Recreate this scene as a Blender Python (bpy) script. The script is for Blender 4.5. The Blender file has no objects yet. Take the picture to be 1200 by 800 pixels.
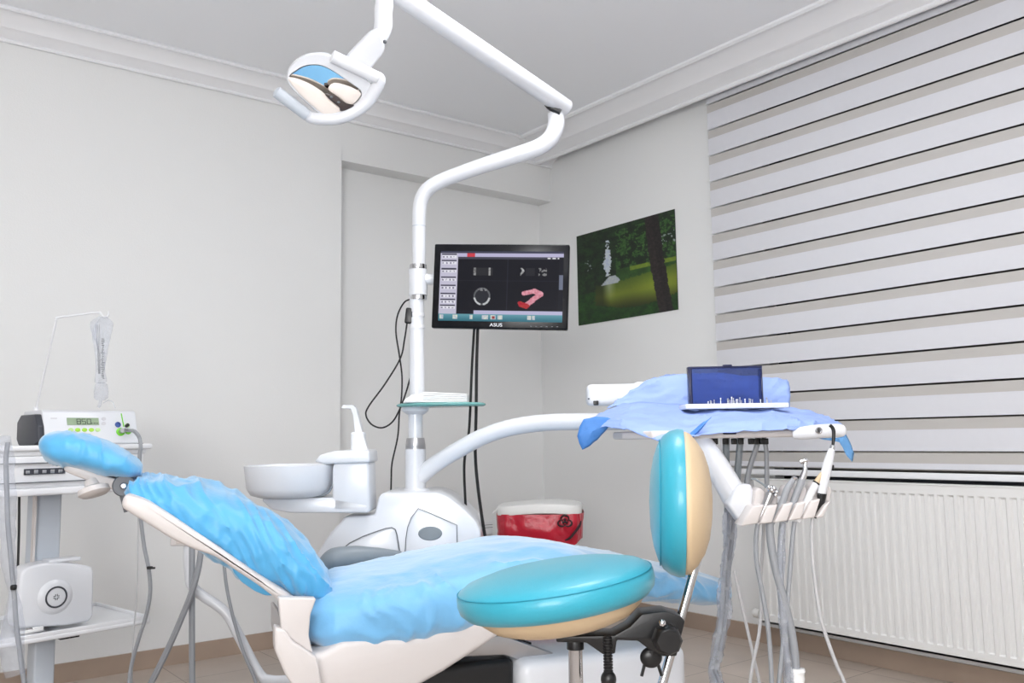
import bpy, bmesh, math, random
from mathutils import Vector, Matrix, noise, Quaternion
random.seed(7)
sc = bpy.context.scene
COL = sc.collection
PI = math.pi

# ------------------------------------------------------------------ camera model (solved from the room's lines)
F = 1032.27
RM = Matrix(((0.79058217, -0.05435991, -0.60993839),
             (-0.61216465, -0.09505662, -0.78499598),
             (-0.01530637, 0.99398654, -0.10842729)))
CAM = Vector((0, 0, 1.0))
RU = Vector((0.79067479, -0.61223637, 0)); FD = Vector((0.61223637, 0.79067479, 0))
PHI = math.atan2(RU.y, RU.x)

def ray(px, py):
    return RM @ Vector(((px-600)/F, -(py-400)/F, -1))
def G(px, py, d):
    """place coordinates (right, depth, height) of a sight line at depth d"""
    r = ray(px, py); t = d/r.dot(FD); p = CAM + r*t
    return Vector((p.dot(RU), d, p.z))
def GL(pts, d=None):
    return [G(p[0], p[1], d if len(p) < 3 else p[2]) for p in pts]
def gw(v):
    return RU*v[0] + FD*v[1] + Vector((0, 0, v[2]))
def onplane(px, py, axis, val):
    r = ray(px, py); t = (val-CAM[axis])/r[axis]; return CAM + r*t

class Frame:
    def __init__(s, u, d, z=0, ang=0):
        s.o = Vector((u, d, z)); s.ang = ang
        s.M = Matrix.Rotation(ang, 3, 'Z')
    def l(s, g):                       # ground -> local
        return s.M.transposed() @ (Vector(g) - s.o)
    def g(s, l):
        return s.M @ Vector(l) + s.o
    def at(s, px, py, d):
        return s.l(G(px, py, d))
    def L(s, pts, d=None):
        return [s.l(v) for v in GL(pts, d)]
    def on(s, px, py, y):              # sight line meets local plane y = const
        a = s.l(G(px, py, 1.0)); b = s.l(G(px, py, 2.0)); t = (y-a.y)/(b.y-a.y)
        return a + (b-a)*t
    def world(s):
        return gw(s.o), PHI + s.ang
GF = Frame(0, 0, 0, 0)

# ------------------------------------------------------------------ materials
def lin(c):
    return tuple(((x/255)/12.92 if x/255 <= .04045 else ((x/255+.055)/1.055)**2.4) for x in c)
def mat(name, rgb, rough=.5, metal=0, var=.03, scale=12, bump=0, bscale=60, coat=0, trans=0, emit=0, spec=.5, sss=0, alpha=1, stretch=None, sheen=0):
    m = bpy.data.materials.new(name); m.use_nodes = True
    nt = m.node_tree; N = nt.nodes; Lk = nt.links; b = N['Principled BSDF']
    c = lin(rgb)
    tc = N.new('ShaderNodeTexCoord'); nz = N.new('ShaderNodeTexNoise')
    nz.inputs['Scale'].default_value = scale; nz.inputs['Detail'].default_value = 3
    vec = tc.outputs['Object']
    if stretch:
        mp = N.new('ShaderNodeMapping'); mp.inputs['Scale'].default_value = stretch
        Lk.new(vec, mp.inputs['Vector']); vec = mp.outputs['Vector']
    Lk.new(vec, nz.inputs['Vector'])
    mx = N.new('ShaderNodeMix'); mx.data_type = 'RGBA'
    mx.inputs['A'].default_value = tuple(x*(1-var) for x in c) + (1,)
    mx.inputs['B'].default_value = tuple(min(1, x*(1+var)) for x in c) + (1,)
    Lk.new(nz.outputs['Fac'], mx.inputs['Factor']); Lk.new(mx.outputs['Result'], b.inputs['Base Color'])
    b.inputs['Roughness'].default_value = rough; b.inputs['Metallic'].default_value = metal
    b.inputs['Specular IOR Level'].default_value = spec
    if coat: b.inputs['Coat Weight'].default_value = coat; b.inputs['Coat Roughness'].default_value = .15
    if trans: b.inputs['Transmission Weight'].default_value = trans
    if sheen: b.inputs['Sheen Weight'].default_value = sheen
    if alpha < 1: b.inputs['Alpha'].default_value = alpha
    if sss: b.inputs['Subsurface Weight'].default_value = sss; b.inputs['Subsurface Radius'].default_value = (.01, .01, .01)
    if emit:
        Lk.new(mx.outputs['Result'], b.inputs['Emission Color']); b.inputs['Emission Strength'].default_value = emit
    if bump:
        n2 = N.new('ShaderNodeTexNoise'); n2.inputs['Scale'].default_value = bscale; n2.inputs['Detail'].default_value = 4
        Lk.new(vec, n2.inputs['Vector'])
        bp = N.new('ShaderNodeBump'); bp.inputs['Strength'].default_value = bump; bp.inputs['Distance'].default_value = .01
        Lk.new(n2.outputs['Fac'], bp.inputs['Height']); Lk.new(bp.outputs['Normal'], b.inputs['Normal'])
    return m
def clear_mat(name, tint, opacity, rough=.1, film=(235, 238, 242), vary=.4):
    """thin clear sheet: tinted see-through plus a share of glossy film"""
    m = bpy.data.materials.new(name); m.use_nodes = True
    nt = m.node_tree; N = nt.nodes; Lk = nt.links; N.remove(N['Principled BSDF'])
    out = N['Material Output']
    t = N.new('ShaderNodeBsdfTransparent'); t.inputs['Color'].default_value = lin(tint)+(1,)
    p = N.new('ShaderNodeBsdfPrincipled'); p.inputs['Base Color'].default_value = lin(film)+(1,)
    p.inputs['Roughness'].default_value = rough
    tc = N.new('ShaderNodeTexCoord'); nz = N.new('ShaderNodeTexNoise'); nz.inputs['Scale'].default_value = 40
    mr = N.new('ShaderNodeMapRange'); mr.inputs['From Min'].default_value = .35; mr.inputs['From Max'].default_value = .65
    mr.inputs['To Min'].default_value = opacity*(1-vary); mr.inputs['To Max'].default_value = min(1, opacity*(1+vary))
    Lk.new(tc.outputs['Object'], nz.inputs['Vector']); Lk.new(nz.outputs['Fac'], mr.inputs['Value'])
    mx = N.new('ShaderNodeMixShader'); Lk.new(mr.outputs['Result'], mx.inputs['Fac'])
    Lk.new(t.outputs[0], mx.inputs[1]); Lk.new(p.outputs[0], mx.inputs[2]); Lk.new(mx.outputs[0], out.inputs['Surface'])
    return m
def attr_mat(name, emit=0, rough=.3):
    m = bpy.data.materials.new(name); m.use_nodes = True
    N = m.node_tree.nodes; Lk = m.node_tree.links; b = N['Principled BSDF']
    a = N.new('ShaderNodeAttribute'); a.attribute_name = 'print'
    b.inputs['Roughness'].default_value = rough
    if emit:
        b.inputs['Base Color'].default_value = (.01, .01, .012, 1)
        b.inputs['Specular IOR Level'].default_value = .03; Lk.new(a.outputs['Color'], b.inputs['Emission Color']); b.inputs['Emission Strength'].default_value = emit
    else:
        Lk.new(a.outputs['Color'], b.inputs['Base Color'])
    return m

M = {}
M['wall'] = mat('wall_paint', (236, 237, 237), .75, var=.012, scale=2, bump=.06, bscale=180)
M['ceil'] = mat('ceiling_paint', (248, 250, 254), .8, var=.01, scale=2)
M['cornice'] = mat('cornice_plaster', (243, 244, 247), .7, var=.01)
M['white'] = mat('white_plastic', (223, 225, 230), .28, var=.01, coat=.25)
M['whitem'] = mat('white_enamel', (231, 232, 235), .35, var=.01)
M['offwhite'] = mat('pale_pinkish_plastic', (212, 206, 204), .38, var=.015)
M['greyp'] = mat('grey_plastic', (128, 136, 142), .4, var=.03)
M['midgrey'] = mat('mid_grey_plastic', (96, 99, 104), .45)
M['palegrey'] = mat('pale_grey_enamel', (196, 203, 212), .4)
M['darkgrey'] = mat('dark_grey_plastic', (56, 58, 66), .4)
M['black'] = mat('black_plastic', (20, 20, 22), .35)
M['blackcable'] = mat('black_cable', (22, 22, 24), .5)
M['greyhose'] = mat('grey_hose', (150, 153, 158), .45, var=.05)
M['whitehose'] = mat('white_hose', (190, 190, 192), .45, var=.03)
M['chrome'] = mat('chrome', (205, 205, 208), .16, 1)
M['steel'] = mat('brushed_steel', (185, 185, 188), .3, 1)
M['cover'] = mat('blue_film_cover', (80, 168, 218), .42, var=.10, scale=9, bump=.2, bscale=30, sheen=.5)
M['coverseat'] = mat('blue_sheet_cover', (112, 178, 224), .5, var=.08, scale=9, bump=.2, bscale=30, sheen=.8)
M['drape'] = mat('blue_paper', (146, 170, 226), .6, var=.04, scale=14, bump=.15, bscale=40)
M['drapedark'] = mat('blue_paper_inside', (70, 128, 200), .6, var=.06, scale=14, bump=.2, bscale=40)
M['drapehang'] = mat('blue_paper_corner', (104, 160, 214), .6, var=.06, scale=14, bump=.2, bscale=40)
M['teal'] = mat('turquoise_vinyl', (44, 154, 176), .42, var=.02, bump=.06, bscale=300, coat=.2, sheen=.12)
M['tealseam'] = mat('turquoise_seam', (30, 140, 165), .5)
M['cream'] = mat('cream_vinyl', (208, 184, 150), .45, var=.03, bump=.12, bscale=30)
M['red'] = mat('red_bag_film', (190, 28, 52), .3, var=.18, scale=16, bump=.5, bscale=18)
M['ink'] = mat('dark_ink', (40, 16, 26), .5)
M['binw'] = mat('bin_plastic', (232, 232, 230), .5)
M['rad'] = mat('radiator_enamel', (230, 230, 229), .4, var=.01)
M['glassgreen'] = mat('green_glass_edge', (128, 190, 186), .12, var=.02, trans=.25)
M['paper'] = mat('paper', (236, 236, 236), .7, var=.02)
M['lcd'] = mat('lcd_green', (150, 170, 140), .3, var=.03)
M['lime'] = mat('lime_key', (168, 216, 70), .4)
M['limepale'] = mat('pale_lime_key', (190, 222, 150), .4)
M['green'] = mat('green_port', (120, 205, 60), .4)
M['blueport'] = mat('blue_port', (60, 90, 160), .4)
M['keygrey'] = mat('grey_outline', (205, 205, 210), .4)
M['lcdink'] = mat('lcd_ink', (42, 52, 46), .5)
M['mirror'] = mat('reflector_mirror', (238, 236, 232), .06, 1)
M['lens'] = mat('cream_lens', (246, 236, 228), .25, var=.01)
M['lamp'] = mat('lamp_panel', (250, 252, 255), .5, emit=20)
M['film'] = clear_mat('clear_film', (246, 247, 250), .13)
M['filmgrey'] = clear_mat('wrinkled_film', (232, 234, 240), .22)
M['sheer'] = clear_mat('sheer_weave', (235, 233, 230), .70, .7, (214, 211, 208), 0)
M['navyclear'] = clear_mat('smoky_blue_lid', (186, 198, 230), .34, .12, (52, 68, 128), .1)
M['navy'] = mat('navy_edge', (28, 34, 70), .2)
M['blind'] = mat('blind_band', (214, 215, 221), .75, var=.015, scale=40)
M['blindback'] = mat('blind_band_behind', (214, 210, 204), .75, var=.015, scale=40)
M['screen'] = attr_mat('screen_picture', emit=1.0, rough=.2)
M['print'] = attr_mat('photo_print', rough=.6)
M['gloss'] = mat('gloss_black', (12, 13, 18), .18, spec=.2)
M['amber'] = mat('smoky_brown', (70, 60, 58), .3)
M['letter'] = mat('silver_letter', (205, 208, 212), .4, emit=.3)

def stone(name, rgb, tiles):
    m = mat(name, rgb, .35, var=.25, scale=3, bump=.03, bscale=20)
    if tiles:
        nt = m.node_tree; N = nt.nodes; Lk = nt.links; b = N['Principled BSDF']
        geo = N.new('ShaderNodeNewGeometry'); br = N.new('ShaderNodeTexBrick')
        br.offset = 0; br.squash = 1
        br.inputs['Scale'].default_value = 1; br.inputs['Brick Width'].default_value = .45; br.inputs['Row Height'].default_value = .45
        br.inputs['Mortar Size'].default_value = .0022; br.inputs['Color1'].default_value = (1, 1, 1, 1); br.inputs['Color2'].default_value = (.93, .93, .93, 1)
        br.inputs['Mortar'].default_value = (.45, .43, .42, 1)
        mp = N.new('ShaderNodeMapping'); mp.inputs['Location'].default_value = (.1, .13, 0)
        Lk.new(geo.outputs['Position'], mp.inputs['Vector']); Lk.new(mp.outputs['Vector'], br.inputs['Vector'])
        old = b.inputs['Base Color'].links[0].from_socket
        mu = N.new('ShaderNodeMix'); mu.data_type = 'RGBA'; mu.blend_type = 'MULTIPLY'; mu.inputs['Factor'].default_value = 1
        Lk.new(old, mu.inputs['A']); Lk.new(br.outputs['Color'], mu.inputs['B']); Lk.new(mu.outputs['Result'], b.inputs['Base Color'])
    return m
M['floor'] = stone('floor_tile', (190, 177, 166), True)
M['base'] = stone('skirting_stone', (168, 149, 134), False)

# ------------------------------------------------------------------ mesh helpers
def new(): return bmesh.new()
def box(bm, c, s, bev=0, R=None, seg=3):
    r = bmesh.ops.create_cube(bm, size=1); vs = r['verts']
    for v in vs: v.co = Vector((v.co.x*s[0], v.co.y*s[1], v.co.z*s[2]))
    if bev:
        es = list({e for v in vs for e in v.link_edges})
        rr = bmesh.ops.bevel(bm, geom=es, offset=bev, segments=seg, profile=.5, affect='EDGES')
        vs = list({v for f in rr['faces'] for v in f.verts} | {v for v in vs if v.is_valid})
    for v in vs:
        co = v.co
        if R is not None: co = R @ co
        v.co = co + Vector(c)
    return vs
def catmull(P, n):
    P = [Vector(p) for p in P]
    if len(P) < 3:
        return [P[0].lerp(P[-1], i/n) for i in range(n+1)]
    out = []; Q = [P[0]*2-P[1]] + P + [P[-1]*2-P[-2]]
    for i in range(len(P)-1):
        a, b, c, d = Q[i:i+4]
        for k in range(n):
            t = k/n
            out.append(.5*((2*b) + (c-a)*t + (2*a-5*b+4*c-d)*t*t + (3*b-a-3*c+d)*t**3))
    out.append(P[-1]); return out
def keys(K, n):
    """smooth interpolation of tuples of numbers"""
    out = []; Q = [[2*x-y for x, y in zip(K[0], K[1])]] + [list(k) for k in K] + [[2*x-y for x, y in zip(K[-1], K[-2])]]
    for i in range(len(K)-1):
        a, b, c, d = Q[i:i+4]
        for k in range(n):
            t = k/n
            out.append([.5*((2*q) + (r-p)*t + (2*p-5*q+4*r-s)*t*t + (3*q-p-3*r+s)*t**3) for p, q, r, s in zip(a, b, c, d)])
    out.append(list(K[-1])); return out
def loft(bm, rings, cap=True, closed=True):
    R = [[bm.verts.new(p) for p in r] for r in rings]; n = len(R[0])
    for a, b in zip(R, R[1:]):
        for i in range(n if closed else n-1):
            j = (i+1) % n
            bm.faces.new((a[i], a[j], b[j], b[i]))
    if cap and closed:
        bm.faces.new(R[0][::-1]); bm.faces.new(R[-1])
    return R
def tube(bm, pts, r, n=10, sub=8, cap=True, flat=None):
    P = catmull(pts, sub) if sub else [Vector(p) for p in pts]
    rs = r if isinstance(r, (list, tuple)) else [r, r]
    T = [(P[min(i+1, len(P)-1)]-P[max(i-1, 0)]).normalized() for i in range(len(P))]
    up = Vector((0, 0, 1)) if abs(T[0].z) < .9 else Vector((0, 1, 0))
    nrm = (up - T[0]*up.dot(T[0])).normalized(); rings = []
    for i, p in enumerate(P):
        nrm = (nrm - T[i]*nrm.dot(T[i])).normalized(); bi = T[i].cross(nrm)
        t = i/(len(P)-1)*(len(rs)-1); k = min(int(t), len(rs)-2); rad = rs[k]+(rs[k+1]-rs[k])*(t-k)
        fl = flat or 1
        rings.append([p + nrm*math.cos(a)*rad + bi*math.sin(a)*rad*fl for a in [2*PI*j/n for j in range(n)]])
    loft(bm, rings, cap)
def lathe(bm, prof, c=(0, 0, 0), n=32, axis=None, sx=1, sy=1):
    q = Vector((0, 0, 1)).rotation_difference(Vector(axis).normalized()) if axis is not None else Quaternion()
    rings = []
    for r, z in prof:
        r = max(r, 1e-4)
        rings.append([q @ Vector((r*sx*math.cos(2*PI*j/n), r*sy*math.sin(2*PI*j/n), z)) + Vector(c) for j in range(n)])
    loft(bm, rings)
def prism(bm, pts, vec, bev=0, seg=3):
    a = [bm.verts.new(p) for p in pts]; b = [bm.verts.new(Vector(p)+Vector(vec)) for p in pts]; n = len(a)
    fs = [bm.faces.new(a[::-1]), bm.faces.new(b)]
    for i in range(n): fs.append(bm.faces.new((a[i], a[(i+1) % n], b[(i+1) % n], b[i])))
    bmesh.ops.recalc_face_normals(bm, faces=fs)
    if bev:
        es = list({e for f in fs for e in f.edges})
        bmesh.ops.bevel(bm, geom=es, offset=bev, segments=seg, profile=.5, affect='EDGES', clamp_overlap=True)
def sring(x, hw, zt, zb, e=3.2, n=40, yc=0):
    zc = (zt+zb)/2; h = (zt-zb)/2; out = []
    for j in range(n):
        a = 2*PI*j/n; c, s = math.cos(a), math.sin(a)
        out.append(Vector((x, yc + hw*math.copysign(abs(c)**(2/e), c), zc + h*math.copysign(abs(s)**(2/e), s))))
    return out
def ball(bm, c, r, sc_=(1, 1, 1), u=20, v=12):
    vs = bmesh.ops.create_uvsphere(bm, u_segments=u, v_segments=v, radius=r)['verts']
    for w in vs: w.co = Vector((w.co.x*sc_[0], w.co.y*sc_[1], w.co.z*sc_[2])) + Vector(c)
def fbm(v, seed, k):
    return noise.fractal(Vector((v.x*k[0]+seed, v.y*k[1]-seed, v.z*k[2]+seed*2)), 1.0, 2.0, 3)
def crumple(bm, amp, k, seed=0, ridged=False):
    bm.normal_update()
    D = []
    for v in bm.verts:
        f = fbm(v.co, seed, k)
        if ridged: f = .5-abs(f)*2
        D.append(v.normal*f*amp)
    for v, d in zip(bm.verts, D): v.co += d
def creases(bm, amp, k, seed, p=5, warp=.0, skew=0):
    bm.normal_update(); D = []
    for v in bm.verts:
        c = v.co; w = noise.noise(Vector((c.x*6, c.y*6, c.z*6+seed)))*warp
        f = noise.noise(Vector((c.x*k[0]+c.z*skew+seed+w, c.y*k[1]-seed, c.z*k[2]+seed*2+w)))
        D.append(v.normal*amp*((1-abs(f))**p-.25)*(.5+.5*noise.noise(Vector((c.x*9+seed, c.y*9, c.z*9)))+.3))
    for v, d in zip(bm.verts, D): v.co += d
def mesh(name, bm, m, smooth=True, ang=40, sub=0, solid=0):
    bmesh.ops.recalc_face_normals(bm, faces=bm.faces)
    me = bpy.data.meshes.new(name); bm.to_mesh(me); bm.free()
    ms = m if isinstance(m, (list, tuple)) else [m]
    for q in ms: me.materials.append(M[q] if isinstance(q, str) else q)
    if smooth:
        for p in me.polygons: p.use_smooth = True
        me.set_sharp_from_angle(angle=math.radians(ang))
    o = bpy.data.objects.new(name, me); COL.objects.link(o)
    if solid:
        q = o.modifiers.new('t', 'SOLIDIFY'); q.thickness = solid; q.offset = 0
    if sub:
        q = o.modifiers.new('s', 'SUBSURF'); q.levels = sub; q.render_levels = sub
    return o
def part(name, bm, m, parent, label=None, **kw):
    o = mesh(name, bm, m, **kw); o.parent = parent
    if label: o['label'] = label
    return o
def tag(o, label, cat, group=None, kind=None):
    o['label'] = label; o['category'] = cat
    if group: o['group'] = group
    if kind: o['kind'] = kind
    return o
def thing(name, label, cat, fr, group=None):
    o = bpy.data.objects.new(name, None); COL.objects.link(o); o.empty_display_size = .05
    o.location, rz = fr.world(); o.rotation_euler = (0, 0, rz)
    return tag(o, label, cat, group)
def single(name, label, cat, bm, m, fr, group=None, **kw):
    o = mesh(name, bm, m, **kw); o.location, rz = fr.world(); o.rotation_euler = (0, 0, rz)
    return tag(o, label, cat, group)
def struct(name, bm, m, label=None, **kw):
    o = mesh(name, bm, m, **kw); o['kind'] = 'structure'
    if label: o['label'] = label
    return o
def wthing(name, label, cat, loc, group=None):
    o = bpy.data.objects.new(name, None); COL.objects.link(o); o.location = loc; return tag(o, label, cat, group)
def at_origin(fr_pts):            # base frame for a set of ground points: centred under them
    u = sum(p[0] for p in fr_pts)/len(fr_pts); d = sum(p[1] for p in fr_pts)/len(fr_pts); z = min(p[2] for p in fr_pts)
    return Frame(u, d, z)
def cable(name, label, cat, pts, r, m, group=None, n=8, sub=8):
    fr = at_origin(pts); bm = new(); tube(bm, [fr.l(p) for p in pts], r, n, sub)
    return single(name, label, cat, bm, m, fr, group)
def text_mesh(name, s, size, m, parent, matrix, ext=.0006):
    cu = bpy.data.curves.new(name, 'FONT'); cu.body = s; cu.size = size; cu.extrude = ext; cu.align_x = 'CENTER'
    t = bpy.data.objects.new(name, cu); COL.objects.link(t)
    bpy.context.view_layer.update()
    me = bpy.data.meshes.new_from_object(t.evaluated_get(bpy.context.evaluated_depsgraph_get()))
    bpy.data.objects.remove(t); me.materials.clear(); me.materials.append(M[m])
    me.transform(matrix)
    o = bpy.data.objects.new(name, me); COL.objects.link(o); o.parent = parent; return o
def cgrid(nx, ny, fn, p00, ex, ey):
    """printed sheet: a fine mesh carrying its picture as colours; fn(u, v) with v from the top"""
    vs = []; cs = []; fs = []
    for j in range(ny+1):
        for i in range(nx+1):
            u, v = i/nx, j/ny
            vs.append(Vector(p00)+Vector(ex)*u+Vector(ey)*v); cs.append(lin(fn(u, v))+(1,))
    for j in range(ny):
        for i in range(nx):
            a = j*(nx+1)+i; fs.append((a, a+nx+1, a+nx+2, a+1))
    me = bpy.data.meshes.new('printed_sheet'); me.from_pydata([tuple(v) for v in vs], [], fs)
    at = me.color_attributes.new('print', 'FLOAT_COLOR', 'POINT')
    for i, c in enumerate(cs): at.data[i].color = c
    return me
def link_mesh(name, me, m, parent=None):
    me.materials.append(M[m]); o = bpy.data.objects.new(name, me); COL.objects.link(o); o.parent = parent; return o

# ------------------------------------------------------------------ the room
XL, XR, YF, YB, YA, ZC = -2.6, 3.63, -2.4, 4.226, 4.364, 2.84
XP = 2.132
def wbox(name, lo, hi, m, label=None, extra=()):
    bm = new()
    for a, b in [(lo, hi)] + list(extra):
        box(bm, [(p+q)/2 for p, q in zip(a, b)], [q-p for p, q in zip(a, b)])
    return struct(name, bm, m, label, smooth=False)
wbox('floor', (XL-.2, YF-.2, -.1), (XR+.2, YA+.2, 0), 'floor')
wbox('ceiling', (XL-.2, YF-.2, ZC), (XR+.2, YA+.2, ZC+.1), 'ceil')
wbox('wall_left', (XL, YB, 0), (XP, YA+.2, ZC), 'wall')
wbox('wall_back', (XP, YA, 0), (XR+.2, YA+.2, ZC), 'wall')
wbox('wall_near', (XL-.2, YF, 0), (XL, YA+.2, ZC), 'wall')
wbox('wall_front', (XL-.2, YF-.2, 0), (XR+.2, YF, ZC), 'wall')
WY0, WY1, WZ0, WZ1 = .2, 2.62, .76, 2.66
wbox('wall_right', (XR, YF, 0), (XR+.2, WY0, ZC), 'wall', None,
     [((XR, WY1, 0), (XR+.2, YA, ZC)), ((XR, WY0, 0), (XR+.2, WY1, WZ0)), ((XR, WY0, WZ1), (XR+.2, WY1, ZC))])
wbox('trim_1', (XP, 4.238, 2.514), (XR, YA, ZC), 'wall')                 # boxed beam over the alcove
wbox('trim_2', (3.517, YF, 2.748), (3.53, 4.238, ZC), 'cornice')           # box that hides the blind's roller
wbox('baseboard_left', (XL, YB-.012, 0), (XP+.012, YB, .08), 'base')
wbox('baseboard_back', (XP, YA-.012, 0), (XR, YA, .08), 'base', None, [((XP, YB-.012, 0), (XP+.012, YA, .08))])
wbox('baseboard_right', (XR-.012, YF, 0), (XR, YA-.012, .08), 'base')
def cornice(name, start, end, out, p0, p1, z0, z1, n=None):
    prof = []
    def pt(t, h):
        nx, nz = (z1-z0), -(p1-p0); q = math.hypot(nx, nz)
        return (p0+(p1-p0)*t + nx/q*h, z0+(z1-z0)*t + nz/q*h)
    for t, h in [(0, 0), (0, .012), (.04, .016), (.075, .012), (.08, .002), (.36, .001), (.37, .007), (.43, .008), (.48, .003), (.60, -.003), (.78, -.003), (.905, .0), (.91, .012), (.935, .014), (.95, .009), (.955, .014), (.99, .012), (1.0, .0)]:
        prof.append(pt(t, h))
    prof += [(p1, z1+.02), (p0-.02, z1+.02), (p0-.02, z0)]
    bm = new(); o = Vector(out)
    loft(bm, [[Vector(s)+o*p+Vector((0, 0, z)) for p, z in prof] for s in (start, end)])
    return struct(name, bm, 'cornice', ang=20)
cornice('trim_3', (XL, YB, 0), (XP+.002, YB, 0), (0, -1, 0), 0, .150, 2.745, ZC)
cornice('trim_4', (XP, 4.238, 0), (XR, 4.238, 0), (0, -1, 0), 0, .160, 2.742, ZC)
cornice('trim_5', (3.517, 4.238, 0), (3.517, YF, 0), (-1, 0, 0), 0, .255, 2.745, ZC)
# window behind the blind
bm = new()
for a, b in [((3.70, WY0, WZ0), (3.76, WY0+.06, WZ1)), ((3.70, WY1-.06, WZ0), (3.76, WY1, WZ1)), ((3.70, WY0, WZ0), (3.76, WY1, WZ0+.06)), ((3.70, WY0, WZ1-.06), (3.76, WY1, WZ1)), ((3.70, 1.38, WZ0), (3.76, 1.44, WZ1))]:
    box(bm, [(p+q)/2 for p, q in zip(a, b)], [q-p for p, q in zip(a, b)], .004)
wf = struct('window_1', bm, 'darkgrey')
bm = new(); box(bm, (3.73, (WY0+WY1)/2, (WZ0+WZ1)/2), (.008, WY1-WY0-.1, WZ1-WZ0-.1))
g = mat('night_glass', (105, 100, 96), .3, var=0); part('pane', bm, g, wf, smooth=False)

# ceiling lamps: square panels above and behind the camera
for i, (x, y) in enumerate([(1.75, 1.75), (.1, .3), (.1, -1.5)]):
    t = wthing('ceiling_light', 'square white ceiling panel lamp, %s' % ('over the dental chair', 'in the middle of the row', 'farthest from the dental chair')[i], 'ceiling light', (x, y, ZC-.03), 'ceiling panel lamps')
    bm = new()
    for s in (-1, 1):
        box(bm, (s*.31, 0, .01), (.02, .64, .04)); box(bm, (0, s*.31, .01), (.6, .02, .04))
    part('frame', bm, 'whitem', t)
    bm = new(); box(bm, (0, 0, .018), (.6, .6, .01)); part('diffuser', bm, 'lamp', t, smooth=False)

# radiator
t = wthing('radiator', 'white ribbed panel radiator under the striped blind', 'radiator', (3.55, 1.76, .122))
Y0, Y1, H = -.9, .9, .661
bm = new(); x0 = -.03
prof = [(-.9, 0), (-.872, 0)]; y = -.868
while y < .86:
    prof += [(y, 0), (y+.006, .008), (y+.020, .008), (y+.026, 0)]; y += .0392
prof += [(.9, 0)]
def rx(zs, dp):
    return [Vector((x0 + q*dp, yy, zs)) for yy, q in prof]
rows = [rx(.0, 0), rx(.036, 0), rx(.042, 1), rx(.618, 1), rx(.626, 0), rx(.661, 0)]
loft(bm, rows, cap=False, closed=False)
part('front_panel', bm, 'rad', t, ang=20)
bm = new(); box(bm, (.015, 0, .33), (.03, 1.78, .62)); part('convector', bm, 'rad', t)
bm = new()
for s in (-1, 1): box(bm, (0, s*.901, .3305), (.064, .006, .661), .002)
box(bm, (0, 0, .004), (.06, 1.8, .008)); part('side_cover', bm, 'rad', t)
bm = new()
box(bm, (0, 0, .664), (.066, 1.806, .006), .002)
part('top_grille', bm, 'rad', t)
bm = new(); tube(bm, [(.0, .93, .03), (.0, .90, .03)], .012, 12, 0); lathe(bm, [(.0, 0), (.018, 0), (.021, .008), (.021, .03), (.017, .036), (0, .037)], (.0, .922, .03), 20, (0, 1, 0))
part('valve', bm, 'binw', t)
for s in (-.6, .6):
    bm = new(); box(bm, (.055, s, .4), (.05, .03, .1)); part('bracket', bm, 'rad', t)

# day-and-night roller blind
t = wthing('window_blind', 'white striped roller blind covering the window above the radiator', 'blind', (3.56, 1.4, .80))
BY0, BY1 = -1.1, 1.485; P = .1386; ZB = .9190-.80
bm = new(); bs = new(); bb = new()
for k in range(-1, 15):
    z0 = ZB + k*P; z1 = z0 + .64*P
    top = 2.80-.80
    if z0 > top: break
    lo = max(z0, .045)
    if z1 > lo: box(bm, (0, (BY0+BY1)/2, (lo+min(z1, top))/2), (.0012, BY1-BY0, min(z1, top)-lo))
    s0, s1 = max(z0-.36*P, .045), min(z0-.0085, top)
    if s1 > s0 and k >= 0: box(bs, (.0, (BY0+BY1)/2, (s0+s1)/2), (.0012, BY1-BY0, s1-s0))
    b0, b1 = max(z0-.36*P-.03, .03), min(z0-.009+.005*max(0, min(1, (1.35-z0-.8)/.45)), top)
    if b1 > b0: box(bb, (.03, (BY0+BY1)/2, (b0+b1)/2), (.0012, BY1-BY0, b1-b0))
part('opaque_band', bm, 'blind', t, smooth=False)
part('sheer_band', bs, 'sheer', t, smooth=False)
part('rear_fabric', bb, 'blindback', t, smooth=False)
bm = new(); box(bm, (.0, (BY0+BY1)/2, .018), (.022, BY1-BY0, .027), .005); part('bottom_rail', bm, 'whitem', t)
bm = new(); tube(bm, [(.03, BY0, 1.985), (.03, BY1, 1.985)], .03, 16, 0); part('roller_tube', bm, 'whitem', t)

# wall outlet in the alcove
p = onplane(568, 619, 1, YA)
t = wthing('wall_outlet', 'small white wall outlet low in the alcove beside the red bin', 'outlet', (p.x, YA-.006, p.z-.035))
bm = new(); box(bm, (0, 0, .035), (.105, .012, .075), .004); part('plate', bm, 'whitem', t)
bm = new()
for s in (.056, .040): box(bm, (0, -.0065, s), (.1, .002, .0025))
part('groove', bm, 'midgrey', t)

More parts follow.
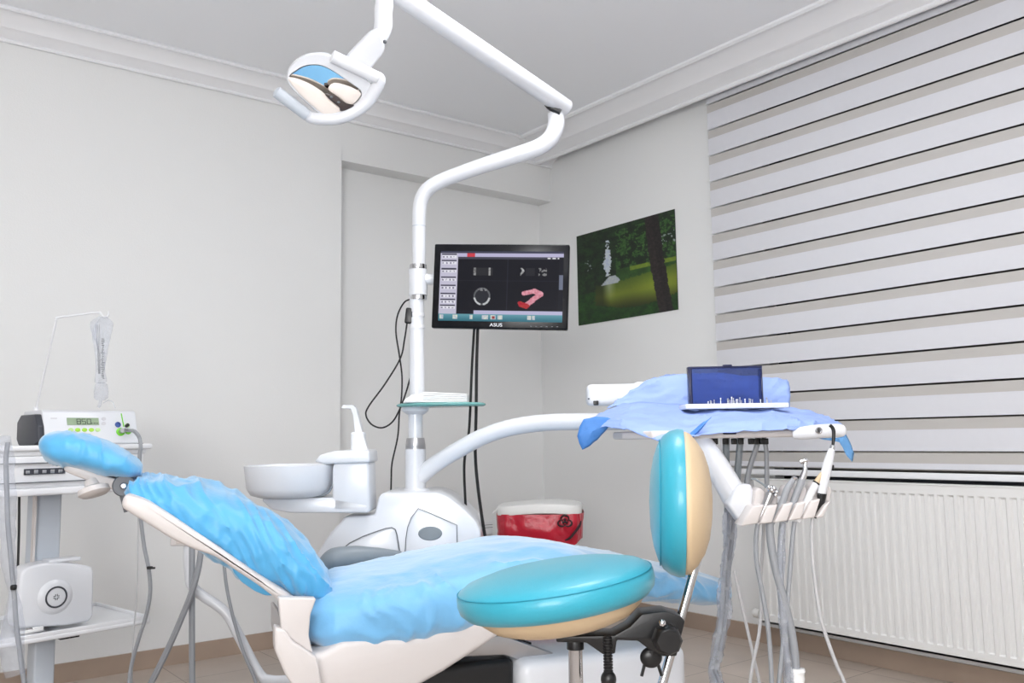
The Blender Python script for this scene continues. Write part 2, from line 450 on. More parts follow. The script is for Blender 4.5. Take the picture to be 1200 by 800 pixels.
# forest picture
def forest(u, v):
    n1 = noise.fractal(Vector((u*11, v*13, 3)), .8, 2, 5); n2 = noise.fractal(Vector((u*38, v*44, 9)), .7, 2, 4); n3 = noise.noise(Vector((u*3, v*3, 5)))
    f = max(0, .45+.55*n1+.35*n2)
    c = [14+20*f, 27+34*f, 15+14*f]
    if u > .42 and .05 < v < .5 and n1+.6*n2 > .12: c = [44+26*n2, 78+34*n2, 34+14*n2]
    gap = abs(u-(.335-.03*(v-.3)+.02*n1))
    if .14 < v < .52:
        wd = .012+.030*max(0, 1-abs(v-.36)/.16)+.018*n2
        if gap < wd and (v > .24 or n2 > .05): c = [190+20*n2, 200+20*n2, 212]
    if (.09 < u < .16 and .3 < v < .42 and n2 > .42) or (u > .86 and .2 < v < .32 and n2 > .4): c = [150, 160, 160]
    if u > .42 and .47 < v < .64: 
        k = .5+.5*n3; c = [34+16*f, 62+26*f, 24+8*f]
        if .47 < v < .515 and u > .56: c = [104+20*n2, 128+20*n2, 38]
    bank = .60-.10*max(0, u-.45)+.012*n2
    low = .845-.05*math.cos(u*5)+.018*n2
    left = .19+.10*max(0, (.64-v)*4)
    if v > bank and v < low and u > left+.02*n2:
        k = min(1, max(0, (v-bank)*8)); d = max(.35, 1-max(0, v-.74)*4)*max(.5, min(1, (u-left)*6)); g = (.92+.15*n3)*d
        c = [(84+42*k)*g, (108+34*k)*g, (30+12*k)*g]
        r = max(0, 1-abs(u-.345)/.075)*max(0, 1-(v-.6)*5); c = [x*(1-r*.75)+y*r*.75 for x, y in zip(c, (176, 182, 168))]
    if .525 < v < .61 and u > .26+.55*(.61-v)*2 and u < .46-.9*abs(v-.585) : c = [172+16*n2, 180+16*n2, 184]
    if v >= low or (u <= left+.02*n2 and v > .66): c = [16+22*f, 44+36*f, 14+12*f]
    tx = .785+.11*v**1.3
    if abs(u-tx) < .066+.01*n1: c = [38+16*n2-8*(u > tx), 31+13*n2-6*(u > tx), 31+12*n2-6*(u > tx)]
    return tuple(max(0, min(255, x)) for x in c)
p1, p2 = Vector((XR-.004, 3.995, 2.237)), Vector((XR-.004, 3.19, 1.678))
me = cgrid(170, 120, forest, (-.0042, (p1.y-p2.y)/2, p1.z-p2.z), (0, p2.y-p1.y, 0), (0, 0, p2.z-p1.z))
t = wthing('landscape_picture', 'unframed colour photograph of a forest pond hanging on the wall beside the blind', 'picture', (XR-.001, (p1.y+p2.y)/2, p2.z))
bm = new(); box(bm, (-.002, 0, (p1.z-p2.z)/2), (.004, p1.y-p2.y, p1.z-p2.z)); part('backing', bm, 'darkgrey', t, smooth=False)
link_mesh('print', me, 'print', t)

# ------------------------------------------------------------------ dental chair
A = math.radians(20)
CF = Frame(-.41, 2.5, 0, A)
chair = thing('dental_chair', 'reclined white dental chair under blue film covers', 'dental chair', CF)
# seat cushion in its cover
def edge_creases(bm):
    bm.normal_update(); D = []
    for v in bm.verts:
        c = v.co; side = max(0, min(1, (abs(c.y)-.13)/.12)); w = 2.2*noise.noise(c*7)
        f = 1-abs(noise.noise(Vector((c.x*13+c.z*9+w, c.y*2.5, c.z*5-3))))
        g = 1-abs(noise.noise(Vector((c.x*7+11, c.y*8, 5+c.z*3))))
        D.append(v.normal*(.010*side*(f**5-.3)+.0035*(g**7-.2)))
    for v, d in zip(bm.verts, D): v.co += d
K = [(-.215, .08, .575, .505), (-.20, .17, .595, .485), (-.165, .225, .615, .482), (-.10, .262, .630, .460), (.05, .28, .652, .455), (.2, .285, .674, .476), (.35, .285, .694, .506), (.5, .275, .697, .532),
     (.7, .255, .655, .525), (.88, .232, .612, .505), (1.0, .205, .580, .49), (1.07, .165, .562, .487), (1.105, .11, .55, .49), (1.115, .05, .54, .50)]
bm = new(); loft(bm, [sring(x, w, a, b, 3.0, 120) for x, w, a, b in keys(K, 16)])
crumple(bm, .006, (5, 7, 9), 2); edge_creases(bm)
part('seat_cover', bm, 'coverseat', chair, 'blue film cover over the long seat and leg rest', ang=60)
# seat shell
o = [(338, 740), (356, 764), (372, 768), (400, 752), (430, 748), (480, 748), (520, 735), (574, 722), (590, 742), (560, 762), (520, 788), (488, 806), (440, 822), (380, 836), (352, 812), (338, 780)]
bm = new(); prism(bm, [CF.on(x, y, -.262) for x, y in o], (0, .50, 0), .016)
part('seat_shell', bm, 'offwhite', chair)
# hinge block on the near side and the upright plate carrying the back
o = [(322, 735), (334, 738), (344, 752), (372, 770), (378, 806), (360, 830), (334, 790), (322, 762)]
bm = new(); prism(bm, [CF.on(x, y, -.30) for x, y in o], (0, .06, 0), .008); part('hinge_housing', bm, 'offwhite', chair)
o = [(326, 700), (371, 701), (364, 720), (362, 745), (367, 766), (352, 757), (340, 748), (330, 742)]
bm = new(); prism(bm, [CF.on(x, y, -.285) for x, y in o], (0, .035, 0), .005); part('back_support_plate', bm, 'offwhite', chair)
# back shell
top = [(146, 578), (172, 586), (207, 608), (252, 638), (302, 672), (337, 694), (372, 722)]
bot = [(376, 746), (344, 732), (327, 704), (300, 684), (274, 667), (252, 652), (225, 643), (200, 631), (170, 612), (141, 594)]
bm = new(); prism(bm, [CF.on(x, y, -.205) for x, y in top+bot], (0, .41, 0), .012); part('back_shell', bm, 'offwhite', chair)
bm = new(); q = CF.on(216, 632, -.19); box(bm, (q.x+.01, -.1, q.z+.0), (.06, .08, .03), .004); part('shell_lug', bm, 'offwhite', chair)
# back cushion in its cover: sections square to the back's slope
tp = [(150, 570), (152, 561), (175, 557), (205, 560), (240, 566), (275, 577), (310, 595), (345, 620), (368, 645), (382, 672), (388, 692)]
bt = [(150, 585), (155, 597), (172, 609), (198, 629), (230, 649), (265, 670), (298, 690), (325, 703), (350, 710), (370, 711), (384, 705)]
hw = [.07, .115, .145, .165, .178, .19, .20, .205, .20, .185, .15]
KS = []
for a, b, w in zip(tp, bt, hw):
    pa, pb = CF.on(a[0], a[1], -.06), CF.on(b[0], b[1], -w*.98); KS.append((pa.x, pa.z, pb.x, pb.z, w))
bm = new(); rings = []
for xa, za, xb, zb, w in keys(KS, 18):
    c = Vector(((xa+xb)/2, 0, (za+zb)/2)); h = Vector((xa-xb, 0, za-zb))/2; r = []
    for j in range(110):
        an = 2*PI*j/110; cc, ss = math.cos(an), math.sin(an); e = 2.6
        r.append(c + Vector((0, w*math.copysign(abs(cc)**(2/e), cc), 0)) + h*math.copysign(abs(ss)**(2/e), ss))
    rings.append(r)
loft(bm, rings); crumple(bm, .006, (9, 5, 7), 11); creases(bm, .011, (19, 4, 3), 4, 6, .9, 14); creases(bm, .012, (38, 4, 3), 9, 5, 1.0, 22); creases(bm, .004, (12, 6, 10), 15, 8, 1.2, -8)
for _ in range(1): bmesh.ops.smooth_vert(bm, verts=bm.verts[:], factor=.5, use_axis_x=True, use_axis_y=True, use_axis_z=True)
part('back_cover', bm, 'cover', chair, 'blue film cover stretched over the backrest', ang=60)
# loose flap of the cover under the shell, far side
o = [(272, 662), (300, 672), (332, 690), (330, 698), (311, 698), (299, 693), (283, 682), (273, 670)]
bm = new(); prism(bm, [CF.on(x, y, -.165) for x, y in o], (0, .10, 0), .006); part('cover_flap', bm, 'cover', chair)
# headrest
tp = [(46, 522), (48, 512), (62, 505.5), (85, 506), (112, 512), (138, 523), (156, 535), (166, 546)]
bt = [(46, 528), (50, 538), (62, 546), (80, 549.5), (105, 555), (130, 560), (152, 562), (164, 557)]
hw = [.05, .09, .118, .128, .132, .13, .118, .07]; KS = []
for a, b, w in zip(tp, bt, hw):
    pa, pb = CF.on(a[0], a[1], -.03), CF.on(b[0], b[1], -w*.9); KS.append((pa.x, pa.z, pb.x, pb.z, w))
bm = new(); rings = []
for xa, za, xb, zb, w in keys(KS, 16):
    c = Vector(((xa+xb)/2, 0, (za+zb)/2)); h = Vector((xa-xb, 0, za-zb))/2; r = []
    for j in range(56):
        an = 2*PI*j/56; cc, ss = math.cos(an), math.sin(an); e = 2.6
        r.append(c + Vector((0, w*math.copysign(abs(cc)**(2/e), cc), 0)) + h*math.copysign(abs(ss)**(2/e), ss))
    rings.append(r)
loft(bm, rings); crumple(bm, .003, (14, 10, 14), 21); creases(bm, .006, (30, 6, 9), 8, 5, 1.5)
part('headrest_cover', bm, 'cover', chair, 'blue film cover over the headrest', ang=60)
o = [(74, 541), (84, 543), (110, 553), (136, 561), (150, 560), (152, 572), (146, 584), (136, 575), (110, 566), (84, 556), (75, 552)]
bm = new(); prism(bm, [CF.on(x, y, -.06) for x, y in o], (0, .12, 0), .006); part('headrest_bracket', bm, 'offwhite', chair)
q = CF.on(145, 569, -.085)
bm = new(); lathe(bm, [(0, 0), (.024, 0), (.027, .004), (.027, .03), (0, .03)], q, 28, (0, 1, 0))
qq = CF.on(149, 584, -.08); tube(bm, [CF.on(146, 572, -.07), CF.on(153, 598, -.07)], .016, 10, 0)
hg = part('headrest_hinge', bm, 'midgrey', chair, 'grey pivot of the headrest')
bm = new(); lathe(bm, [(0, 0), (.006, 0), (.009, .004), (.009, .01), (0, .01)], q + Vector((0, -.008, 0)), 16, (0, 1, 0)); part('bolt', bm, 'chrome', hg, 'chrome bolt')
q = CF.on(107, 562, -.05); ax = Vector((.28, -.25, -1))
bm = new(); lathe(bm, [(0, 0), (.016, 0), (.018, .015), (.036, .022), (.038, .034), (.030, .040), (0, .041)], q, 28, ax); part('headrest_knob', bm, 'offwhite', chair)
# far armrest
bm = new(); tube(bm, GL([]) or [CF.on(378, 668, .30), CF.on(392, 657, .30), CF.on(418, 653, .30), CF.on(446, 651, .30), CF.on(470, 650, .30)], [.028, .04, .036, .024, .012], 14, 8, flat=.9)
tube(bm, [CF.on(392, 664, .30), CF.on(396, 700, .30)], .02, 10, 0)
part('armrest', bm, 'greyp', chair, 'grey armrest on the far side')
# lifting base
bm = new(); box(bm, (.02, 0, .17), (.36, .30, .34), .03); part('base_column', bm, 'darkgrey', chair)
bm = new(); box(bm, (.12, .02, .29), (.52, .34, .22), .02); part('under_frame', bm, 'black', chair)
bm = new(); box(bm, (.18, 0, .02), (.95, .44, .04), .012); part('floor_plate', bm, 'midgrey', chair)
bm = new()
for yy in (-.13, .13):
    prism(bm, [CF.on(x, y, yy) for x, y in [(500, 752), (590, 744), (700, 784), (690, 795), (590, 768), (500, 772)]], (0, .03, 0), .004)
part('lift_arm', bm, 'steel', chair)
bm = new()
q = CF.on(604, 800, -.18); z1 = CF.on(640, 772, -.18).z
box(bm, (q.x+.27, -.04, (z1)/2), (.52, .30, z1), .035, seg=4)
part('base_cover', bm, 'white', chair, 'white rounded cover of the lifting base')
bm = new()
for i, (x, y) in enumerate([(585, 752), (596, 749), (607, 750)]): box(bm, CF.on(x, y, -.1), (.012, .03, .02), .003)
part('linkage', bm, 'black', chair)
bm = new(); tube(bm, [CF.on(608, 742, -.1), CF.on(612, 750, -.1), CF.on(622, 754, -.1)], .004, 8, 6); part('wire', bm, 'black', chair)

# ------------------------------------------------------------------ assistant arm behind the backrest
AF = Frame(*[G(224, 640, 2.95)[i] for i in (0, 1)], 0)
t = thing('assistant_arm', 'bent white pipe arm carrying hoses behind the reclined backrest', 'arm', AF)
bm = new(); tube(bm, AF.L([(221, 638), (222, 668), (228, 690), (263, 716), (280, 745), (303, 788), (318, 797, 2.94), (352, 797, 2.90), (385, 806, 2.86), (400, 840, 2.84)], 2.95), .0165, 14, 8); part('pipe', bm, 'white', t)
bm = new(); q = AF.at(221, 632, 2.95); box(bm, q, (.10, .06, .035), .006); part('hose_holder', bm, 'offwhite', t)
bm = new(); p = AF.at(400, 842, 2.84); lathe(bm, [(0, 0), (.05, 0), (.05, .02), (.02, .03), (.018, max(.05, p.z)), (0, max(.05, p.z))], (p.x, p.y, 0), 20); part('foot', bm, 'midgrey', t)
cable('suction_hose', 'thick grey suction hose hanging straight down under the backrest', 'hose', GL([(225, 640), (225, 690), (225, 760), (226, 830), (229, 900)], 2.90), .010, 'greyhose', 'suction hoses under the backrest')
cable('suction_hose', 'grey suction hose slanting to the floor on the left under the backrest', 'hose', GL([(236, 643), (231, 672), (220, 706), (196, 762), (170, 815), (150, 868)], 2.86), .010, 'greyhose', 'suction hoses under the backrest')
cable('thin_hose', 'thin grey hose running down along the bent white pipe', 'hose', GL([(262, 655), (266, 690), (275, 730), (287, 768), (300, 800), (315, 860), (320, 888)], 2.9), .0055, 'greyhose')

# ------------------------------------------------------------------ cuspidor unit with its pole
D = 3.12
UF = Frame(G(487, 580, D)[0], D, 0)
unit = thing('dental_unit', 'white dental unit with spittoon bowl and upright pole behind the chair', 'dental unit', UF)
def U(x, y, dd=0): return UF.at(x, y, D+dd)
o = [(352, 690), (368, 655), (384, 628), (404, 605), (439, 603.5), (443, 583), (448, 577.5), (512, 577), (525, 582), (542, 595), (557, 610), (563, 622), (564, 640), (560, 690)]
pts = [U(x, y, -.16) for x, y in o]; pts = [Vector((pts[0].x+.06, pts[0].y, 0))] + pts + [Vector((pts[-1].x-.06, pts[0].y, 0))]
bm = new(); prism(bm, pts, (0, .34, 0), .022, 4); part('body', bm, 'white', unit, ang=50)
o = [(392, 652), (410, 636), (440, 624), (458, 618), (464, 622), (468, 650), (468, 690), (392, 690)]
bm = new(); prism(bm, [U(x, y, -.168) for x, y in o], (0, .03, 0), .004); part('door', bm, 'white', unit)
o = [(474.5, 690), (475.5, 632), (477.5, 618), (482, 606), (490, 595.5), (506, 602), (535.5, 615), (536, 690)]
bm = new(); prism(bm, [U(x, y, -.168) for x, y in o], (0, .03, 0), .004); dr = part('door', bm, 'white', unit)
bm = new(); lathe(bm, [(0, 0), (.042, 0), (.046, .003), (.046, .006), (0, .006)], U(504, 625, -.171), 28, (0, 1, 0), sx=.86, sy=.5); part('grip_recess', bm, 'greyp', dr, 'grey oval grip')
bm = new()
tube(bm, [U(x, y, -.169) for x, y in [(391, 654), (400, 644), (410, 636), (425, 628.5), (440, 623), (452, 619), (459, 618), (463, 620), (465, 626), (469, 650)]], .0018, 6, 0)
tube(bm, [U(x, y, -.169) for x, y in [(474.5, 650), (475.5, 632), (477.5, 618), (482, 606), (490, 595.5), (506, 602), (524, 610), (535.5, 615), (536, 650)]], .0013, 6, 0)
part('panel_seam', bm, 'midgrey', unit, 'thin dark panel seams')
# spittoon tower
bm = new()
o = [(389, 600), (389, 549), (391, 542), (432, 541), (433.5, 600)]
prism(bm, [U(x, y, -.20) for x, y in o], (0, .15, 0), .012)
o = [(306, 586), (310, 583), (392, 583), (432, 590), (432, 601), (340, 601), (318, 597)]
prism(bm, [U(x, y, -.20) for x, y in o], (0, .17, 0), .008)
tw = part('spittoon_tower', bm, 'white', unit)
bm = new(); o = [(368, 541), (374, 533), (392, 528), (432, 527), (433.5, 542), (392, 543.5), (380, 544)]
prism(bm, [U(x, y, -.21) for x, y in o], (0, .18, 0), .008); part('tower_cap', bm, 'white', unit)
bm = new(); tube(bm, [U(x, y, -.19) for x, y in [(391.6, 546), (391, 562), (387, 574), (378, 580), (350, 583)]], .003, 8, 6); part('dark_gap', bm, 'greyp', tw)
bm = new()
loft(bm, [[U(x0, y0, -.13+dz) for x0, y0, dz in r] for r in [
    [(400, 478, -.02), (402, 474.5, -.02), (408, 474.5, .02), (406, 479, .02)],
    [(411, 478.5, -.02), (413, 474.5, -.02), (416, 475, .02), (413, 480, .02)],
    [(414, 486, -.025), (417, 478, -.025), (420, 480, .02), (416, 487, .02)],
    [(416.5, 512, -.025), (424, 505, -.025), (427, 507, .02), (418, 513, .02)],
    [(414.5, 528, -.03), (431, 528, -.03), (433, 528, .025), (414.5, 528, .025)]]])
q = U(420, 528, -.13); box(bm, (q.x, q.y, q.z+.028), (.045, .055, .07), .008)
part('cup_filler_spout', bm, 'white', unit)
bc = U(340, 582, -.14); R = .150
bm = new(); zt = U(340, 545, -.14).z-bc.z
prof = [(.0, 0), (.10, .0), (.128, .008), (.142, .03), (R, zt-.01), (R+.001, zt), (R-.006, zt+.002), (R-.014, zt-.012), (.12, .035), (.08, .02), (.0, .016)]
lathe(bm, prof, bc, 48, sy=.95); part('spittoon_bowl', bm, 'white', unit, ang=60)
# base flange, posts, collars
cx = lambda y: U(487, y)
def post(bm, x, y0, y1, r, n=28):
    a, b = U(x, y0), U(x, y1); x_ = (a.x+b.x)/2
    lathe(bm, [(0, 0), (r, 0), (r, b.z-a.z), (0, b.z-a.z)], (x_, 0, a.z), n)
bm = new(); q = U(488, 582); lathe(bm, [(0, 0), (.056, 0), (.056, .012), (.048, .02), (.045, .03), (0, .03)], (q.x, 0, q.z), 32); part('pole_flange', bm, 'white', unit)
bm = new(); post(bm, 487, 580, 526, .0365); part('lower_post', bm, 'white', unit)
bm = new(); q = U(487, 527); z2 = U(487, 513).z
lathe(bm, [(0, 0), (.036, 0), (.035, .012), (.0355, .014), (.034, .024), (.031, z2-q.z), (0, z2-q.z)], (q.x, 0, q.z), 28); part('collar', bm, 'steel', unit, 'silver grey ring')
bm = new(); post(bm, 487, 514, 484, .0255); part('middle_post', bm, 'white', unit)
bm = new(); q = U(487, 485.5); lathe(bm, [(0, 0), (.03, 0), (.046, .012), (.049, .03), (.049, .036), (0, .036)], (q.x, 0, q.z), 28); part('shelf_mount', bm, 'white', unit)
bm = new(); post(bm, 488.5, 470, 346, .0265); part('pole', bm, 'white', unit)
for yy in (371, 385):
    bm = new(); q = U(489, yy); lathe(bm, [(0, 0), (.0278, 0), (.0278, .012), (0, .012)], (q.x, 0, q.z), 28); part('pole_band', bm, 'whitem', unit)
for yy in (349.5, 313.5):
    bm = new(); q = U(490, yy); lathe(bm, [(0, -.006), (.0300, -.006), (.0310, 0), (.0300, .010), (0, .010)], (q.x, 0, q.z), 28); part('chrome_ring', bm, 'chrome', unit)
bm = new(); post(bm, 490, 346, 316, .0335)
q = U(492, 327); tube(bm, [q, U(506, 327), U(516, 327, .03), U(540, 327, .05)], .020, 16, 5)
part('monitor_joint', bm, 'white', unit)
# S-shaped upper pole
sp = [(491, 313, 0), (491, 280, 0), (491, 256, 0), (493, 236, 0), (501, 222, -.005), (516, 212.5, -.015), (540, 203, -.03), (575, 191, -.05), (612, 179.5, -.07), (632, 172, -.08), (645, 162, -.085), (651, 149, -.088), (652, 135, -.088)]
bm = new(); tube(bm, [U(*p) for p in sp], [.0245, .0245, .0265, .0265, .030, .030, .030], 24, 6); part('swan_neck', bm, 'white', unit, ang=60)
bm = new(); q = U(491, 266); lathe(bm, [(0, 0), (.0252, 0), (.0252, .004), (0, .004)], (q.x, 0, q.z), 28); part('neck_joint_line', bm, 'palegrey', unit)
bm = new(); q = U(652, 135, -.088); lathe(bm, [(0, 0), (.031, 0), (.032, .006), (.028, .012), (0, .012)], (q.x, q.y, q.z-.004), 24); part('neck_collar', bm, 'white', unit)

# delivery arm from the post
tube_d = [(488, 562, 3.12), (508, 545, 3.095), (535, 528, 3.06), (565, 512, 3.03), (598, 501, 3.0), (640, 495, 2.96), (690, 494, 2.9), (740, 494, 2.86)]
bm = new(); tube(bm, UF.L(tube_d), [.029, .029, .029, .0285, .0285, .028, .027], 20, 8)
part('delivery_arm', bm, 'white', unit, ang=60)

# ------------------------------------------------------------------ operating lamp on its sprung arm
J = G(652, 129, D-.088)
LF = Frame(J[0], J[1], J[2])
lamp = thing('operating_lamp', 'white surgical lamp with twin handles hanging from a long sprung arm', 'lamp', LF)
E1 = LF.at(444, -22, 2.60)
bm = new(); e0 = LF.at(665, 128, D-.085); dirv = (E1-e0).normalized()
tube(bm, [e0, e0+dirv*.006, E1], [.026, .0315, .032, .033], 24, 0)
part('spring_arm', bm, 'white', lamp, ang=60)
bm = new(); tube(bm, [LF.at(640.5, 121, D-.115), LF.at(646, 125.5, D-.119), LF.at(657, 131.5, D-.119)], [.011, .014, .010], 10, 4, flat=.8); part('arm_slot', bm, 'black', lamp, 'dark slot under the arm end')
bm = new(); tube(bm, [LF.at(652, 133, D-.088), LF.at(653, 122, D-.09)], .010, 12, 0); part('pivot_pin', bm, 'chrome', lamp)
# lamp head laid out on a tilted plane
NH = Vector((.22, -.80, -.56)).normalized(); C0 = G(385, 100, 2.6)
def LH(px, py, h=0):
    a = G(px, py, 1.0); b = G(px, py, 2.0); v = b-a; t = ((C0+NH*h-a).dot(NH))/v.dot(NH); return LF.l(a+v*t)
bm = new(); tube(bm, [E1+Vector((0, 0, .03)), E1, LF.at(450, 0, 2.6), LF.at(449, 14, 2.6), LF.at(449, 20, 2.6)], [.024, .027, .029, .0275], 20, 5); part('drop_link', bm, 'white', lamp, ang=60)
bm = new(); tube(bm, [LF.at(449, 18, 2.6), LF.at(449, 30, 2.6), LF.at(446, 41, 2.6), LF.at(438, 52, 2.59)], [.0285, .029, .026, .02], 20, 6); part('link_elbow', bm, 'white', lamp, ang=60)
o = [(404, 70), (418, 54), (434, 38), (447, 34), (450, 48), (452, 58), (448, 66), (436, 80), (428, 86)]
bm = new(); prism(bm, [LH(x, y, -.01) for x, y in o], (NH*-.045), .012); part('yoke', bm, 'white', lamp, ang=50)
q = LF.at(451, 49, 2.565); bm = new(); ball(bm, q, .006); part('screw', bm, 'midgrey', lamp)
def O(L, zx=320, zy=40, s=7.273): return [(zx+x/s, zy+y/s) for x, y in L]
rim = O([(116, 385), (128, 300), (190, 225), (280, 178), (370, 165), (440, 172), (500, 200), (600, 262), (720, 340), (830, 410), (850, 470), (836, 560), (760, 630), (650, 690), (540, 715), (440, 705), (380, 670), (250, 555), (150, 455)])
def closed(L, n=5):
    P = [Vector((x, y, 0)) for x, y in L]; m = len(P); out = []
    for i in range(m):
        a, b, c, d = P[i-1], P[i], P[(i+1) % m], P[(i+2) % m]
        for k in range(n):
            t = k/n; v = .5*((2*b)+(c-a)*t+(2*a-5*b+4*c-d)*t*t+(3*b-a-3*c+d)*t**3); out.append((v.x, v.y))
    return out
def scaled(L, s, dx=0, dy=0):
    cx_ = sum(p[0] for p in L)/len(L); cy_ = sum(p[1] for p in L)/len(L)
    return [(cx_+(x-cx_)*s+dx, cy_+(y-cy_)*s+dy) for x, y in L]
rc = closed(rim)
refl = closed(O([(140, 375), (200, 310), (280, 270), (370, 262), (450, 282), (560, 345), (680, 430), (745, 480), (748, 530), (700, 590), (640, 622), (560, 660), (460, 680), (380, 640), (240, 510)]))
def polar(L, c, n=96):
    out = []
    for k in range(n):
        a = 2*PI*k/n; dx, dy = math.cos(a), math.sin(a); best = 0
        for (x0, y0), (x1, y1) in zip(L, L[1:]+L[:1]):
            ex, ey = x1-x0, y1-y0; den = dx*ey-dy*ex
            if abs(den) < 1e-9: continue
            t = ((x0-c[0])*ey-(y0-c[1])*ex)/den; u_ = ((x0-c[0])*dy-(y0-c[1])*dx)/den
            if t > 0 and 0 <= u_ <= 1: best = max(best, t)
        out.append((c[0]+dx*best, c[1]+dy*best))
    return out
cc = (sum(p[0] for p in refl)/len(refl), sum(p[1] for p in refl)/len(refl))
ro, ri = polar(rc, cc), polar(refl, cc)
def about(L, s, dx=0, dy=0): return [(cc[0]+(x-cc[0])*s+dx, cc[1]+(y-cc[1])*s+dy) for x, y in L]
bm = new()
loft(bm, [[LH(x, y, h) for x, y in L_] for L_, h in [(about(ri, .95), -.052), (about(ri, .985), -.02), (about(ri, 1.0), .002), (about(ri, 1.02), .006), (about(ro, .97), .005), (about(ro, 1.0), -.004), (about(ro, 1.01, 1, -1), -.02), (about(ro, .99, 3, -2), -.05), (about(ro, .88, 5, -4), -.08), (about(ro, .60, 6, -5), -.10), (about(ro, .2, 6, -5), -.108)]])
part('lamp_housing', bm, 'white', lamp, ang=50)
bm = new()
def mh(y, s): return -.014-(y-cc[1])*.00085-.026*(1-s*s)
loft(bm, [[LH(x, y, mh(y, s_)) for x, y in about(ri, s_)] for s_ in (.985, .8, .6, .4, .2, .05)])
part('reflector', bm, 'mirror', lamp, 'mirrored reflector showing the blue chair', ang=60)
lens = closed(O([(130, 388), (180, 372), (300, 415), (420, 490), (500, 570), (590, 650), (560, 668), (460, 685), (385, 650), (250, 535)]), 4)
bm = new(); loft(bm, [[LH(x, y, h) for x, y in scaled(lens, s)] for s, h in [(1.0, .004), (1.0, .009), (.9, .012), (.3, .013)]]); part('lens_shield', bm, 'lens', lamp, 'cream translucent shield', ang=60)
l2 = closed(O([(470, 470), (520, 415), (640, 440), (735, 490), (742, 530), (690, 590), (640, 600), (560, 540)]), 4)
bm = new(); loft(bm, [[LH(x, y, h) for x, y in scaled(l2, s)] for s, h in [(1.0, .004), (1.0, .009), (.9, .011), (.3, .012)]]); part('lens_shield', bm, 'lens', lamp, 'cream translucent shield', ang=60)
sw = closed(O([(445, 515), (465, 500), (520, 515), (580, 560), (640, 595), (690, 605), (640, 640), (575, 655), (560, 620), (480, 555)]), 4)
bm = new(); loft(bm, [[LH(x, y, h) for x, y in scaled(sw, s)] for s, h in [(1.0, .008), (1.0, .016), (.9, .018), (.3, .018)]]); ss = part('sensor_window', bm, 'amber', lamp, 'dark sensor strip', ang=60)
bm = new()
for x, y in O([(498, 535), (560, 580)]): ball(bm, LH(x, y, .018), .005, (1, 1, .6))
part('sensor_eye', bm, 'greyp', ss)
bm = new(); a, b = O([(30, 492), (290, 690)]); tube(bm, [LH(a[0]-2, a[1]-1.5, .012), LH(a[0], a[1], .012), LH(b[0], b[1], .012)], [.008, .0185, .0185, .0185], 18, 0)
hb = part('handle', bm, 'palegrey', lamp, 'grey grip of the lower handle')
bm = new(); P_ = O([(290, 690), (330, 712), (420, 722), (560, 712), (700, 655), (800, 580), (870, 480), (905, 390), (880, 360)])
tube(bm, [LH(x, y, .006) for x, y in P_], [.0185, .0185, .020, .021, .021, .021, .021, .019], 18, 6, flat=.9); part('handle_bow', bm, 'white', lamp, ang=60)
bm = new(); a, b = O([(505, 190), (890, 372)]); tube(bm, [LH(a[0]-1, a[1]-.6, .012), LH(a[0], a[1], .012), LH(b[0], b[1], .012)], [.012, .019, .0195, .019], 18, 0); part('handle', bm, 'whitem', lamp)

# ------------------------------------------------------------------ monitor
MD = 3.05
mc = [G(509, 286, MD+.03), G(666.5, 286, MD-.03), G(667.5, 387, MD-.03), G(511, 383.5, MD+.03)]
ang = math.atan2(mc[1].y-mc[0].y, mc[1].x-mc[0].x)
w_ = ((mc[1]-mc[0]).length+(mc[2]-mc[3]).length)/2; h_ = (mc[0].z-mc[3].z+mc[1].z-mc[2].z)/2
cen = (mc[0]+mc[1]+mc[2]+mc[3])/4
w_ *= 1.012; MF = Frame(cen.x-.012, cen.y, cen.z-h_/2, ang)
mon = thing('monitor', 'black flat screen monitor showing dental scans beside the white pole', 'monitor', MF)
mon.rotation_euler.y = math.atan2((mc[0].z-mc[1].z+mc[3].z-mc[2].z)/2, w_)
bm = new(); box(bm, (0, .016, h_/2), (w_, .032, h_), .005); part('case', bm, 'gloss', mon)
bm = new(); box(bm, (0, .04, h_/2), (w_*.6, .03, h_*.55), .012); tube(bm, [(0, .05, h_*.55), (-.12, .055, h_*.58), (-.235, .06, h_*.6)], .012, 12, 0); part('wall_bracket', bm, 'darkgrey', mon)
sx0, sx1, sz0, sz1 = (-.5+52/1050)*w_, (.5-42/1050)*w_, h_*(1-58/672), h_*58/672
random.seed(3)
specks = [(random.random(), random.random(), random.random()) for _ in range(60)]
def seg(px, py, ax, ay, bx, by):
    vx, vy = bx-ax, by-ay; t = max(0, min(1, ((px-ax)*vx+(py-ay)*vy)/(vx*vx+vy*vy))); return math.hypot(px-ax-vx*t, py-ay-vy*t)
